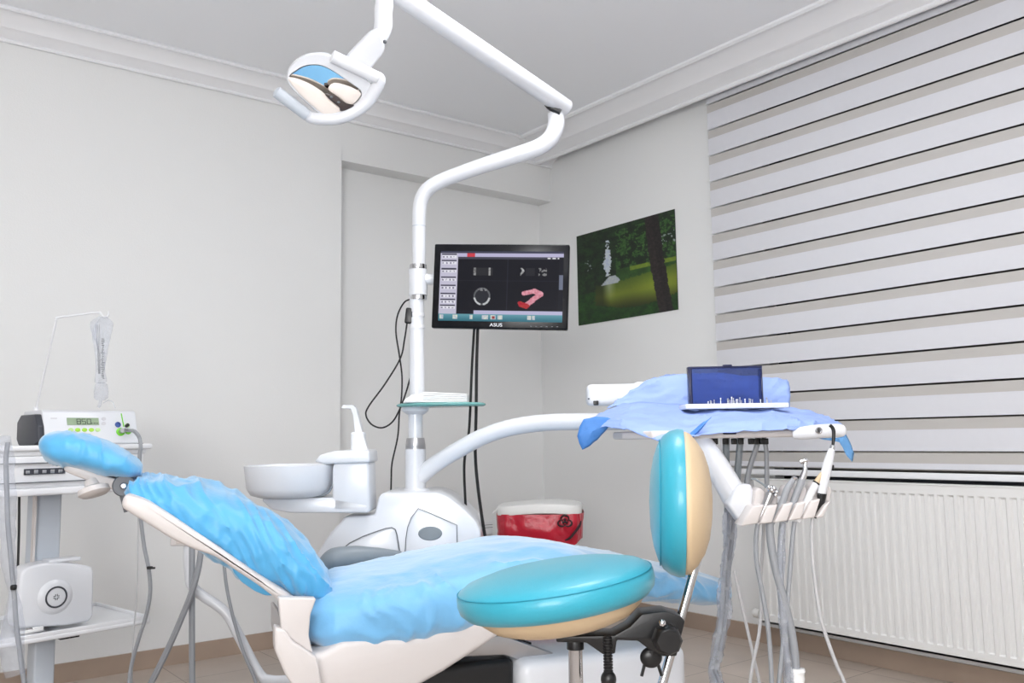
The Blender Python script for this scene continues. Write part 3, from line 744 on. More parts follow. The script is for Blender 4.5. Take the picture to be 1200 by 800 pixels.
def ui(u, v):
    x, y = 112+u*956, 155+v*565; n = noise.noise(Vector((x*.06, y*.06, 1)))
    c = (13, 13, 19)
    if abs(x-640) < 3 or abs(y-395) < 2: c = (34, 34, 44)
    if 290 < y < 350:
        if 375 < x < 395: c = (120+60*n,)*3
        if 395 < x < 525: c = (38, 38, 40)
        if 492 < x < 508: c = (150+60*n,)*3
        if 780 < x < 850: c = (34, 34, 38)
        if 740 < x < 770 and abs(x-745-14*math.sin((y-290)/14)) < 9: c = (160+50*n,)*3
        if 878 < x < 940 and n > .05: c = (130,)*3
    r = math.hypot((x-447)/62, (y-520)/68)
    if r < 1: c = (40, 41, 46)
    if .86 < r < 1.05: c = (95, 97, 100)
    if .84 < r < 1.06 and y > 530 and abs(x-447) > 8: c = (196, 198, 200)
    if .55 < r < 1.0 and y < 475 and n > -.1: c = (130, 130, 132)
    d = min(seg(x, y, 770, 492, 850, 474), seg(x, y, 850, 474, 900, 498)-4, seg(x, y, 900, 498, 835, 545)-2, seg(x, y, 840, 548, 790, 585)-2)
    if d < 17: c = (214+20*n, 142+40*n, 156+40*n)
    d = min(seg(x, y, 740, 570, 800, 592), seg(x, y, 745, 585, 790, 600))
    if d < 15: c = (176, 40+40*n, 48)
    if y < 170: c = (58, 60, 78)
    elif y < 200: c = (186, 182, 212)
    elif y < 220 and x > 250: c = (66, 66, 78) if x < 1035 else c
    if 170 < y < 200 and 320 < x < 384: c = (205, 62, 74)
    if 203 < y < 216 and 945 < x < 1040 and int(x/14) % 3: c = (225, 225, 228)
    if 1034 < x and 200 < y < 640: c = (22, 22, 28)
    if 1036 < x < 1066 and 345 < y < 460: c = (112, 118, 136)
    if x < 250 and 170 < y < 662:
        c = (196, 193, 212)
        for h0 in (182, 232, 300, 368, 434, 500, 548, 594):
            if abs(y-h0) < 6 and 120 < x < 240: c = (62, 60, 76)
            elif 8 < y-h0 < 30 and 124 < x < 238:
                c = (228, 227, 236)
                if abs(y-h0-20) < 6 and (x-130) % 28 < 12 and n > -.2: c = (120, 116, 140)
    if 634 < y < 664 and x > 250: c = (186, 184, 214) if x > 385 else (24, 24, 34)
    if y > 662:
        k = (y-662)/58; c = (104-58*k, 158-52*k, 172-50*k)
        for a, b in ((120, 150), (225, 262), (355, 380), (452, 500), (520, 560), (575, 612), (800, 832), (838, 862)):
            if a < x < b and 672 < y < 704: c = (200+40*n, 205+40*n, 205)
        if 528 < x < 552 and 676 < y < 698: c = (150, 60, 60)
    return tuple(max(0, min(255, q)) for q in c)
me = cgrid(260, 154, ui, (sx0, -.0008, sz0), (sx1-sx0, 0, 0), (0, 0, sz1-sz0)); link_mesh('screen', me, 'screen', mon)
Rm = Matrix.Rotation(PI/2, 4, 'X')
text_mesh('bezel_lettering', 'ASUS', .017, 'letter', mon, Matrix.Translation((-.01, -.0006, .0085)) @ Rm @ Matrix.Scale(1.15, 4, (1, 0, 0)))
bm = new()
for i in range(6): box(bm, (w_*(.235+i*.038), -.0005, .011), (.006, .001, .002))
part('menu_mark', bm, 'midgrey', mon)
cable('monitor_cable', 'left one of two black cables hanging straight under the monitor', 'cable', GL([(556, 380), (553, 430), (551, 480), (549, 510), (544, 545), (546, 600), (548, 650), (545, 760), (543, 838)], 3.13), .0046, 'blackcable', 'cables under the monitor')
cable('monitor_cable', 'right one of two black cables under the monitor, swinging to the right', 'cable', GL([(560, 380), (558.5, 430), (558, 480), (557, 530), (560, 570), (567, 620), (575, 665), (580, 760), (578, 838)], 3.13), .0056, 'blackcable', 'cables under the monitor')
# looped cables by the pole
cable('power_cable', 'thin black cable looping down the left of the pole', 'cable', GL([(483, 350, 3.11), (474, 354, 3.12), (466, 369, 3.14), (464, 389, 3.15), (468, 416, 3.16), (471, 440, 3.16), (470.5, 465, 3.16), (468, 485, 3.17), (466, 512, 3.18), (459.5, 542, 3.18), (458.5, 560, 3.18), (458, 582, 3.16)]), .003, 'blackcable')
t = cable('adapter_cable', 'black cable hanging from the small adapter in a wide loop left of the pole', 'cable', GL([(477, 378), (474, 398), (469, 420), (451, 450), (432, 476), (429, 487), (436, 497.5), (448, 501), (460, 494), (469, 478), (476, 459), (481, 442), (487, 428)], 3.15), .003, 'blackcable')
AF2 = Frame(*G(480, 370, 3.11)); t = thing('cable_adapter', 'small black plug adapter taped to the left of the pole', 'adapter', AF2)
bm = new(); box(bm, (0, 0, 0), (.030, .022, .056), .005, Matrix.Rotation(.12, 3, 'Y')); part('housing', bm, 'black', t)
bm = new(); box(bm, (.013, -.0, .004), (.012, .026, .022), .003); part('clip', bm, 'darkgrey', t)

# glass shelf and papers
S0 = G(517, 474.5, D-.02)
SF = Frame(S0[0], S0[1], S0[2]-.006)
bm = new(); lathe(bm, [(0, 0), (.150, 0), (.156, .003), (.157, .006), (.156, .009), (.150, .012), (0, .012)], (0, 0, 0), 64, sy=.72)
single('glass_shelf', 'round green glass shelf on the white pole', 'shelf', bm, 'glassgreen', SF, ang=60)
PF = Frame(S0[0], S0[1], S0[2]+.006)
a = PF.at(473, 470, D-.08); b = PF.at(548, 470, D-.08)
t = thing('paper_stack', 'stack of white booklets lying on the glass shelf', 'booklets', PF)
bm = new(); xm = PF.at(498, 470, D-.08).x
prism(bm, [(a.x+.0, -.085, .001), (xm, -.10, .001), (xm, -.10, .034), (a.x+.03, -.085, .028), (a.x+.006, -.085, .012)], (0, .05, 0), .003); part('folded_cover', bm, 'paper', t)
for i in range(5):
    bm = new(); prism(bm, [(xm-.004, -.10, .001+i*.0074), (b.x, -.085, .001+i*.0056), (b.x, -.085, .0055+i*.0056), (xm-.004, -.10, .0075+i*.0074)], (0, .12, 0), .0008); part('booklet', bm, 'paper', t)

# ------------------------------------------------------------------ operator stool
SD = 1.65
s0 = G(654, 700, SD); ST = Frame(s0[0], SD, 0)
stool = thing('operator_stool', 'turquoise and cream padded stool with backrest in front of the dental chair', 'stool', ST)
RT = Matrix.Rotation(math.radians(-8.2), 3, 'Y'); SZ = .695
def tilt(bm):
    for v in bm.verts: v.co = RT @ v.co + Vector((0, 0, SZ))
bm = new(); lathe(bm, [(0, 0), (.151, 0), (.168, .004), (.179, .015), (.182, .028), (.181, .042), (.176, .050), (.163, .058), (.127, .067), (.08, .072), (0, .074)], n=72); tilt(bm)
part('seat_cushion', bm, 'teal', stool, 'turquoise vinyl seat pad', ang=60)
bm = new(); n = 72
tube(bm, [(.1787*math.cos(2*PI*i/n), .1787*math.sin(2*PI*i/n), .0477) for i in range(n+1)], .0013, 6, 0, False); tilt(bm); part('seat_seam', bm, 'tealseam', stool)
bm = new(); lathe(bm, [(0, -.040), (.07, -.040), (.10, -.036), (.128, -.026), (.148, -.010), (.156, .004), (.12, .006), (0, .006)], (.004, 0, 0), n=64); tilt(bm); part('seat_pan', bm, 'cream', stool, 'cream underside of the seat', ang=60)
bc = ST.at(801, 588, SD+.03)
RB = Matrix.Rotation(math.radians(-9), 3, 'Z') @ Matrix.Rotation(math.radians(1.5), 3, 'Y')
def pad(bm, prof, ry, rz, n=56):
    rings = []
    for s, x in prof:
        s = max(s, 1e-3); r = []
        for j in range(n):
            a = 2*PI*j/n; c, q = math.cos(a), math.sin(a); e = 2.1
            r.append(RB @ Vector((x, ry*s*math.copysign(abs(c)**(2/e), c), rz*s*math.copysign(abs(q)**(2/e), q))) + bc)
        rings.append(r)
    loft(bm, rings)
bm = new(); pad(bm, [(0, -.064), (.35, -.062), (.6, -.056), (.78, -.048), (.90, -.038), (.965, -.026), (1, -.010), (.99, .0), (.5, .004)], .150, .137); part('backrest_cushion', bm, 'teal', stool, 'turquoise vinyl backrest pad', ang=60)
bm = new(); pad(bm, [(.5, .0), (.955, .0), (.965, .004), (.93, .012), (.84, .024), (.70, .036), (.5, .046), (.28, .051), (0, .053)], .150, .137); crumple(bm, .0018, (60, 40, 22), 3); part('backrest_shell', bm, 'cream', stool, 'cream back of the backrest', ang=60)
bm = new(); e = 2.1; rp = []
for j in range(73):
    a = 2*PI*j/72; c, q = math.cos(a), math.sin(a)
    rp.append(RB @ Vector((-.044, .1272*math.copysign(abs(c)**(2/e), c), .1165*math.copysign(abs(q)**(2/e), q))) + bc)
tube(bm, rp, .0012, 6, 0, False); part('backrest_seam', bm, 'tealseam', stool)
a, b = ST.at(817, 655, SD+.03), ST.at(768, 830, SD-.01)
bm = new(); tube(bm, [a+Vector((.0, .0, .04)), a, b], .0085, 16, 0); part('backrest_bar', bm, 'chrome', stool, 'chrome backrest bar')
o = [(652, 745), (652, 752.5), (687, 753), (707, 767), (721, 766), (723, 750), (748, 751), (762, 762), (776, 769), (793, 769), (798, 748), (803, 728), (798, 722), (780, 716), (752, 719), (738, 734), (720, 744)]
bm = new(); prism(bm, [ST.at(x, y, SD-.03) for x, y in o], (0, .06, 0), .003); part('tilt_bracket', bm, 'black', stool)
kc = ST.at(782, 749, SD-.06)
bm = new(); lathe(bm, [(0, 0), (.020, 0), (.0245, .004), (.026, .014), (.026, .03), (.014, .034), (.014, .05), (0, .05)], kc + Vector((0, -.018, 0)), 8, (0, 1, 0)); part('clamp_knob', bm, 'black', stool)
bm = new(); ball(bm, ST.at(776, 730, SD-.075), .0065); part('bolt', bm, 'chrome', stool)
bm = new(); q = ST.at(763, 770, SD-.02); ball(bm, q, .02, (1, .5, .92)); tube(bm, [q+Vector((-.012, 0, -.012)), q+Vector((-.018, 0, -.032))], .003, 8, 0); tube(bm, [q+Vector((.012, 0, -.012)), q+Vector((.018, 0, -.032))], .003, 8, 0)
tube(bm, [q, ST.at(766, 752, SD-.02)], .010, 10, 0)
part('tilt_paddle', bm, 'black', stool)
q = ST.at(674, 752, SD)
bm = new(); lathe(bm, [(0, .30), (.0128, .30), (.0128, q.z), (0, q.z)], (q.x, 0, 0), 24); part('gas_column', bm, 'chrome', stool, 'chrome gas column')
bm = new(); lathe(bm, [(0, -.012), (.0155, -.012), (.0155, .012), (.013, .016), (0, .016)], (q.x, 0, q.z), 24); part('column_collar', bm, 'black', stool); bm = new(); lathe(bm, [(0, .10), (.026, .10), (.026, .30), (.022, .31), (0, .31)], (q.x, 0, 0), 24); part('column_sleeve', bm, 'black', stool)
a, b = ST.at(713, 748, SD-.03), ST.at(713, 790, SD-.03)
bm = new(); prof = []
L_ = a.z-b.z
for i in range(13):
    z = i/12*L_; prof += [(.0085, z), (.0085, z+.0022), (.0066, z+.0030), (.0066, z+.0046)]
lathe(bm, [(0, 0)]+prof+[(0, L_+.006)], b, 20); ball(bm, b + Vector((0, 0, -.008)), .014, (1, 1, 1.1)); part('lever_bellows', bm, 'black', stool)
bm = new(); r0 = q.x
for k in range(5):
    an = 2*PI*k/5+.3; dx, dy = math.cos(an), math.sin(an)
    tube(bm, [(r0, 0, .13), (r0+dx*.16, dy*.16, .10), (r0+dx*.27, dy*.27, .075)], [.024, .018, .013], 10, 4)
part('star_base', bm, 'black', stool)
for k in range(5):
    an = 2*PI*k/5+.3; dx, dy = math.cos(an), math.sin(an); bm = new()
    lathe(bm, [(0, -.022), (.024, -.022), (.028, -.016), (.028, .016), (.024, .022), (0, .022)], (r0+dx*.27, dy*.27, .028), 20, (dy, -dx, 0)); part('caster', bm, 'darkgrey', stool)

# ------------------------------------------------------------------ instrument tray on the delivery arm
TR = Frame(.55, 2.46, .98)
tray = thing('instrument_tray', 'white instrument tray unit with handpiece holder beneath the blue paper drape', 'instrument tray', TR)
def T(x, y, d): return TR.at(x, y, d)
a, b = T(716, 506, 2.30), T(948, 514, 2.30)
zt = T(880, 503, 2.27).z
bm = new()
fl, fr_ = T(800, 514, 2.27), T(962, 514, 2.27); bl, br = T(718, 505, 2.62), T(958, 505, 2.62)
o = [(fl.x-.08, fl.y), (fr_.x, fr_.y), (br.x+.06, br.y), (bl.x, bl.y), (bl.x+.0, 2.40-2.46)]
prism(bm, [(x, y, fl.z) for x, y in o], (0, 0, zt-fl.z), .006); part('tray_top', bm, 'offwhite', tray)
bm = new(); box(bm, (T(855, 506.5, 2.262).x, T(855, 506.5, 2.262).y, T(855, 507.5, 2.262).z), (.034, .008, .0055), .002); part('badge', bm, 'navy', tray)
a, b = T(741, 456, 2.76), T(905, 475, 2.76)
bm = new(); box(bm, ((a.x+b.x)/2, T(0, 0, 2.74).y, (a.z+b.z)/2), (b.x-a.x, .05, .10), .012); box(bm, ((a.x+b.x)/2, T(0, 0, 2.70).y, .07), (b.x-a.x, .10, .06), .01); part('back_panel', bm, 'white', tray)
a, b = T(687, 463, 2.74), T(770, 462, 2.74)
bm = new(); box(bm, ((a.x+b.x)/2, a.y, (a.z+b.z)/2), (b.x-a.x, .07, .066), .014); part('arm_housing', bm, 'white', tray)
bm = new(); q = T(697, 472, 2.70); box(bm, (q.x+.004, q.y+.004, q.z), (.016, .006, .014), .002); q = T(690, 467, 2.70); box(bm, (q.x, q.y+.006, q.z), (.005, .004, .004), .001); part('latch', bm, 'black', tray)
bm = new(); q = T(730, 480, 2.80); lathe(bm, [(0, -.06), (.04, -.06), (.04, .03), (0, .03)], q, 24); part('knuckle', bm, 'white', tray)
bm = new(); tube(bm, [T(930, 509, 2.25), T(940, 507.5, 2.24), T(957, 505.5, 2.23), T(980, 504.5, 2.23), T(988, 504.5, 2.23), T(991, 504.5, 2.23)], [.012, .0165, .0175, .0175, .015, .006], 18, 5); hd = part('handle', bm, 'white', tray, 'white rounded handle')
bm = new(); q = T(959, 504, 2.21); lathe(bm, [(0, 0), (.0085, 0), (.009, -.004), (.0065, -.006), (.006, -.003), (0, -.003)], q, 24, (0, 1, 0)); part('button', bm, 'chrome', hd, 'metal push button')
bm = new(); tube(bm, [T(812, 508, 2.33), T(822, 520, 2.30), T(836, 540, 2.27), T(850, 563, 2.25), T(862, 584, 2.24), T(870, 594, 2.24)], [.024, .031, .034, .035, .036, .026], 22, 6, flat=.8)
part('holder_arm', bm, 'white', tray, ang=60)
HD = 2.19
o = [(853, 592), (862, 574), (868, 567.5), (881, 567), (885, 584), (905, 583), (940, 579), (966, 583), (974, 588), (963, 603), (930, 606), (900, 611), (868, 613)]
bm = new(); prism(bm, [T(x, y, HD) for x, y in o], (0, .06, 0), .008); part('holder_rail', bm, 'white', tray)
fing = [[(868, 616.5), (882, 593), (896, 591), (888, 613.5)], [(890, 614), (899, 593), (912, 590.5), (905, 612.5)], [(907, 612.5), (918, 591), (930, 588.5), (923, 610)],
        [(924, 610), (934, 589.5), (945, 587.5), (939, 608)], [(940, 608.5), (950, 587.5), (962, 584), (955, 606.5)], [(957, 606.5), (966, 592), (974, 586.5), (965, 606)]]
for f in fing:
    bm = new(); p4 = [T(x, y, HD-.055) for x, y in f]
    prism(bm, [p4[0], p4[1], p4[2], p4[3]], (0, .07, 0), .004)
    (xa_, ya_), (xb_, yb_) = f[1], f[2]
    prism(bm, [T(xa_, ya_+5, HD-.02), T(xb_-2, yb_+5, HD-.02), T(xb_+1, yb_-14, HD-.02), T(xb_-5, yb_-20, HD-.02), T(xa_+3, ya_-18, HD-.02)], (0, .06, 0), .004)
    part('holder_finger', bm, 'offwhite', tray)
bm = new()
for x in (838, 850, 860, 868, 880, 886, 893, 897):
    q = T(x, 517, 2.40); box(bm, q, (.014, .014, .016), .002)
part('hose_socket', bm, 'black', tray)

# drape
def sheet(rows, sub):
    bm = new(); V = [[bm.verts.new(DF_.l(G(*p))) for p in r] for r in rows]
    for a, b in zip(V, V[1:]):
        for i in range(len(a)-1): bm.faces.new((a[i], a[i+1], b[i+1], b[i]))
    return bm
DF_ = Frame(.55, 2.46, .99)
drape = thing('paper_drape', 'light blue paper drape spread over the instrument tray', 'drape', DF_)
rows = [
 [(683, 510, 2.50), (710, 499, 2.44), (735, 504, 2.34), (772, 516, 2.25), (803, 514, 2.225), (822, 509, 2.23), (850, 506, 2.225), (900, 504.5, 2.225), (930, 503.5, 2.235), (952, 499, 2.26), (976, 503, 2.30), (990, 511, 2.33)],
 [(681, 502, 2.51), (711, 493, 2.46), (738, 493, 2.38), (776, 502, 2.29), (806, 503, 2.265), (824, 498, 2.285), (851, 495, 2.265), (900, 493, 2.265), (930, 493, 2.27), (955, 493, 2.28), (980, 498, 2.32), (989, 504, 2.36)],
 [(690, 494, 2.56), (716, 487, 2.52), (744, 484, 2.46), (781, 490, 2.37), (812, 493, 2.33), (829, 487, 2.37), (853, 486.5, 2.34), (900, 485.5, 2.34), (930, 486.5, 2.34), (956, 489, 2.35), (980, 494.5, 2.37), (988, 499, 2.40)],
 [(701, 486, 2.62), (722, 480, 2.60), (748, 476, 2.57), (786, 481, 2.50), (815, 484, 2.47), (832, 481, 2.48), (856, 480, 2.47), (900, 480, 2.47), (930, 482, 2.46), (955, 486, 2.46), (974, 491, 2.47), (982, 495, 2.48)],
 [(711, 479.5, 2.66), (728, 474, 2.66), (752, 470, 2.655), (790, 474, 2.64), (815, 475.5, 2.625), (832, 475.5, 2.62), (858, 475.5, 2.62), (900, 476, 2.62), (928, 478, 2.61), (950, 482, 2.59), (966, 487, 2.58), (974, 491, 2.58)]]
bm = sheet(rows, 2)
bmesh.ops.subdivide_edges(bm, edges=bm.edges[:], cuts=6, use_grid_fill=True, smooth=1)
crumple(bm, .005, (14, 20, 20), 3); creases(bm, .007, (15, 9, 9), 7, 9, 1.5); creases(bm, .005, (9, 22, 14), 17, 12, 2)
part('tray_sheet', bm, 'drape', drape, solid=.0012, ang=30)
rows = [
 [(711, 479.5, 2.665), (729, 474, 2.665), (752, 471, 2.66), (790, 475, 2.66), (825, 476.5, 2.66), (858, 477, 2.66), (900, 477, 2.66), (926, 477, 2.66)],
 [(717, 474, 2.68), (733, 468, 2.68), (752, 461, 2.68), (790, 462, 2.67), (825, 462, 2.67), (858, 462, 2.67), (900, 463, 2.67), (926, 464, 2.67)],
 [(722, 469.5, 2.69), (738, 460, 2.69), (758, 451, 2.69), (790, 450, 2.685), (825, 450, 2.685), (858, 451, 2.685), (900, 452, 2.685), (926, 454, 2.685)],
 [(727, 466, 2.71), (743, 454, 2.71), (764, 443, 2.71), (790, 439, 2.705), (825, 437.5, 2.705), (858, 439, 2.705), (900, 442.5, 2.705), (925, 446, 2.705)],
 [(740, 462, 2.80), (752, 452, 2.80), (768, 443, 2.80), (790, 439.5, 2.80), (825, 438, 2.80), (858, 439.5, 2.80), (900, 443, 2.80), (922, 446.5, 2.80)]]
bm = sheet(rows, 2)
bmesh.ops.subdivide_edges(bm, edges=bm.edges[:], cuts=6, use_grid_fill=True, smooth=1)
crumple(bm, .005, (18, 18, 18), 13); creases(bm, .007, (13, 9, 13), 23, 9, 2); part('back_sheet', bm, 'drape', drape, solid=.0012, ang=30)
def flap(pts, d, name, m):
    bm = new(); P2 = [DF_.l(G(x, y, d if len(r) == 0 else r[0])) for x, y, *r in pts]
    c = sum(P2, Vector())/len(P2); vc = bm.verts.new(c + Vector((0, -.012, 0))); vs = [bm.verts.new(p) for p in P2]
    for i in range(len(vs)): bm.faces.new((vs[i], vs[(i+1) % len(vs)], vc))
    bmesh.ops.subdivide_edges(bm, edges=bm.edges[:], cuts=3, use_grid_fill=True); crumple(bm, .004, (25, 25, 25), 5)
    part(name, bm, m, drape, solid=.0012, ang=30)
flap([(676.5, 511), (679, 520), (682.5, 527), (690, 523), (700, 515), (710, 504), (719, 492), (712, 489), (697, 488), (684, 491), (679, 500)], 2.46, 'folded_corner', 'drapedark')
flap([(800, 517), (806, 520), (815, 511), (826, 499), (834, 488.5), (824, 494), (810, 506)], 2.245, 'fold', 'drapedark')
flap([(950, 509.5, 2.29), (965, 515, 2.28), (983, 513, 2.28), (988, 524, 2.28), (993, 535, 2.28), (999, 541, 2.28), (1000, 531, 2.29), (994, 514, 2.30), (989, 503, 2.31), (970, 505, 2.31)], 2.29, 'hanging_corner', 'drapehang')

# bur kit
BD = 2.50
b0 = G(864, 479, BD-.03); BX = Frame(b0[0], b0[1], b0[2]-.001)
kit = thing('bur_kit_box', 'open bur kit box with upright smoky blue lid on the blue drape', 'box', BX)
p0, p1 = BX.at(803, 480, BD-.07), BX.at(924, 481, BD-.07)
bm = new(); box(bm, ((p0.x+p1.x)/2, 0, .008), (p1.x-p0.x, .10, .014), .003); part('base_tray', bm, 'white', kit)
lx0, lz1, lx1 = BX.at(806.5, 431, BD).x, BX.at(806.5, 429.5, BD).z, BX.at(893, 433, BD).x
zb = .014; lw = lx1-lx0; yy = BX.at(0, 0, BD).y
bm = new(); box(bm, ((lx0+lx1)/2, yy, (zb+lz1)/2), (lw, .003, lz1-zb), .001); lid = part('lid', bm, 'navyclear', kit, 'see-through smoky blue lid')
bm = new()
box(bm, (lx0+.005, yy+.012, (zb+lz1)/2), (.010, .030, lz1-zb), .003); box(bm, (lx1-.0025, yy+.012, (zb+lz1)/2-.004), (.005, .030, lz1-zb-.008), .002)
box(bm, ((lx0+lx1)/2, yy+.012, lz1-.003), (lw, .030, .006), .002); box(bm, (lx0+lw*.53, yy, lz1+.001), (.026, .012, .006), .002)
part('lid_rim', bm, 'navy', lid)
bm = new()
for z_, n_ in ((.80, 7), (.62, 5)):
    for i in range(n_): ball(bm, (lx0+lw*(.16+.11*i), yy-.0015, zb+(lz1-zb)*z_), .0013, u=8, v=6)
part('lid_stud', bm, 'navy', lid)
random.seed(11)
xs = sorted([random.uniform(.20, .80) for _ in range(20)]) + [.93, .97, 1.02, 1.07]
for i, t_ in enumerate(xs):
    x = lx0+lw*t_; y = yy-.02-random.random()*.035; h = random.uniform(.009, .020)
    q = BX.g((x, y, .0145)); fr = Frame(q.x, q.y, q.z); bm = new()
    lathe(bm, [(0, 0), (.0012, 0), (.0012, h*.6), (.0008, h*.62), (.0010, h*.7), (.0019, h*.78), (.0017, h*.95), (0, h)], (0, 0, 0), 10)
    single('dental_bur', 'tiny metal bur standing in the white tray before the smoky blue lid', 'bur', bm, 'steel' if i % 4 else 'whitem', fr, 'burs in the kit')

# handpieces, each with its own hose
def hp(name, label, cat, group='handpieces in the holder'):
    return lambda q: thing(name, label, cat, Frame(q[0], q[1], q[2]), group)
def hpiece(name, label, cat, base):
    q = G(*base); fr = Frame(q[0], q[1], q[2]); return thing(name, label, cat, fr, 'handpieces in the holder'), fr
H0 = HD-.034
def hose(t, fr, pts, r, m, name='hose'):
    bm = new(); tube(bm, [fr.at(*p) for p in pts], r, 10, 8); return part(name, bm, m, t)
t, fr = hpiece('air_water_syringe', 'metal spray syringe with thin bent nozzle, first in the white holder', 'handpiece', (889, 614, H0))
bm = new(); tube(bm, [fr.at(888, 614, H0), fr.at(893, 602, H0), fr.at(899, 588, H0), fr.at(903, 578, H0)], [.006, .0085, .010, .0105], 14, 5); part('handle', bm, 'steel', t)
bm = new(); ball(bm, fr.at(904.5, 574, H0), .0125, (1, 1, .9)); 
for x, y in ((901, 571), (907, 572), (910, 576), (909, 580)): ball(bm, fr.at(x, y, H0-.012), .0055)
part('push_button', bm, 'chrome', t)
bm = new(); tube(bm, [fr.at(901, 573, H0), fr.at(895, 568, H0), fr.at(887, 562.5, H0), fr.at(883, 561, H0), fr.at(880, 561.5, H0)], [.003, .0026, .0024, .0024, .002], 10, 5); part('nozzle', bm, 'greyp', t)
hose(t, fr, [(888, 613, H0), (886, 632, H0), (887, 660, H0), (893, 692, H0), (900, 735, H0), (904, 790, H0), (905, 860, H0), (900, 985, H0+.02)], .0055, 'greyhose')
t, fr = hpiece('turbine_handpiece', 'grey slanted handpiece with small round head, second in the white holder', 'handpiece', (907, 612, H0))
bm = new(); tube(bm, [fr.at(904, 614, H0), fr.at(910, 602, H0), fr.at(917, 588, H0), fr.at(922, 574, H0), fr.at(928, 564, H0), fr.at(930, 561.5, H0)], [.0065, .007, .0085, .0085, .007, .006], 14, 5); part('handle', bm, 'greyhose', t)
bm = new(); q = fr.at(930.5, 560.5, H0); lathe(bm, [(0, -.007), (.006, -.007), (.0065, 0), (.006, .006), (0, .007)], q, 18, (.5, -.3, .6)); part('head', bm, 'chrome', t)
hose(t, fr, [(902, 613, H0), (903, 632, H0), (908, 662, H0), (918, 700, H0), (928, 742, H0), (933, 786, H0), (936, 860, H0), (936, 985, H0+.02)], .0095, 'greyhose')
bm = new(); q = fr.at(934.5, 786, H0); 
lathe(bm, [(0, -.05), (.014, -.05), (.016, -.035), (.014, -.03), (.017, -.018), (.016, -.008), (.018, 0), (.016, .006), (0, .007)], q, 18); crumple(bm, .003, (90, 90, 90), 2); part('tape_wrap', bm, 'paper', t, 'white wrapping on the hose')
t, fr = hpiece('contra_angle_handpiece', 'silver contra-angle handpiece standing tall in the middle of the white holder', 'handpiece', (922, 610, H0))
bm = new(); tube(bm, [fr.at(920, 611, H0), fr.at(927, 595, H0), fr.at(934, 577, H0), fr.at(940.5, 561, H0)], [.006, .008, .0088, .0088], 14, 5); part('handle', bm, 'greyhose', t)
bm = new(); tube(bm, [fr.at(940, 562, H0), fr.at(942, 556, H0), fr.at(943.5, 550, H0), fr.at(943.5, 545, H0), fr.at(944, 541, H0)], [.0088, .0075, .0056, .0052, .0048], 14, 5); part('neck', bm, 'chrome', t)
bm = new(); q = fr.at(942.5, 540, H0); lathe(bm, [(0, -.010), (.0048, -.010), (.0055, -.002), (.0055, .006), (.004, .009), (0, .009)], q, 18, (.9, -.1, .25)); part('head', bm, 'chrome', t)
t2 = t
bm = new(); P3 = [fr.at(*p) for p in [(917, 612, H0), (915, 640, H0), (915, 690, H0), (919, 740, H0), (924, 790, H0), (926, 870, H0), (926, 988, H0+.02)]]
tube(bm, P3, .007, 10, 6); part('hose', bm, 'greyhose', t)
bm = new(); tube(bm, [p+Vector((-.0, 0, 0)) for p in P3], [.008, .009, .009, .010, .013, .014, .014], 14, 8); crumple(bm, .004, (40, 40, 14), 4); part('clear_sleeve', bm, 'filmgrey', t, 'clear plastic sleeve')
t, fr = hpiece('scaler_handpiece', 'white scaler handpiece with black ring, fourth in the white holder', 'handpiece', (938, 608, H0))
bm = new(); tube(bm, [fr.at(934, 611, H0), fr.at(942, 596, H0), fr.at(949, 580, H0), fr.at(956.5, 566, H0)], [.007, .0085, .0095, .0085], 14, 5); part('handle', bm, 'whitem', t)
bm = new(); a = fr.at(956, 566.5, H0); b = fr.at(957, 565, H0); tube(bm, [a, b], .0092, 16, 0); part('ring', bm, 'black', t)
bm = new(); tube(bm, [b, fr.at(961, 558, H0), fr.at(964, 553, H0), fr.at(966, 552, H0)], [.0075, .0055, .0035, .001], 14, 4); part('tip', bm, 'cream', t)
hose(t, fr, [(931, 611, H0), (928, 640, H0), (925, 680, H0), (922, 715, H0), (916, 770, H0), (911, 830, H0), (905, 985, H0+.02)], .0055, 'greyhose')
t, fr = hpiece('curing_light', 'white curing light wand with curved black tip at the end of the holder', 'handpiece', (955, 606, H0))
bm = new(); tube(bm, [fr.at(955, 607, H0), fr.at(959, 598, H0), fr.at(962, 588, H0), fr.at(963, 578, H0)], [.003, .004, .009, .0115], 14, 5); part('base', bm, 'black', t)
bm = new(); tube(bm, [fr.at(962.5, 580, H0), fr.at(965.5, 563, H0), fr.at(970, 544, H0), fr.at(974, 529, H0), fr.at(975, 526, H0)], [.0105, .0118, .0115, .0085, .006], 16, 5); part('handle', bm, 'white', t)
bm = new(); box(bm, fr.at(976, 548, H0-.004), (.005, .006, .014), .001); part('switch', bm, 'black', t)
bm = new(); tube(bm, [fr.at(974.8, 527, H0), fr.at(976, 521.5, H0)], [.0062, .0055], 14, 0); part('metal_collar', bm, 'chrome', t)
bm = new(); tube(bm, [fr.at(976, 522, H0), fr.at(976.8, 514, H0), fr.at(977, 506, H0), fr.at(975.5, 501, H0), fr.at(972.5, 498, H0)], [.0034, .0042, .0044, .0044, .0042], 12, 5); part('light_guide', bm, 'black', t)
hose(t, fr, [(952, 607, H0), (951.5, 630, H0), (953, 662, H0), (959, 710, H0), (967, 742, H0), (980, 778, H0), (990, 802, H0), (1005, 860, H0), (1022, 985, H0+.03)], .0044, 'whitehose')

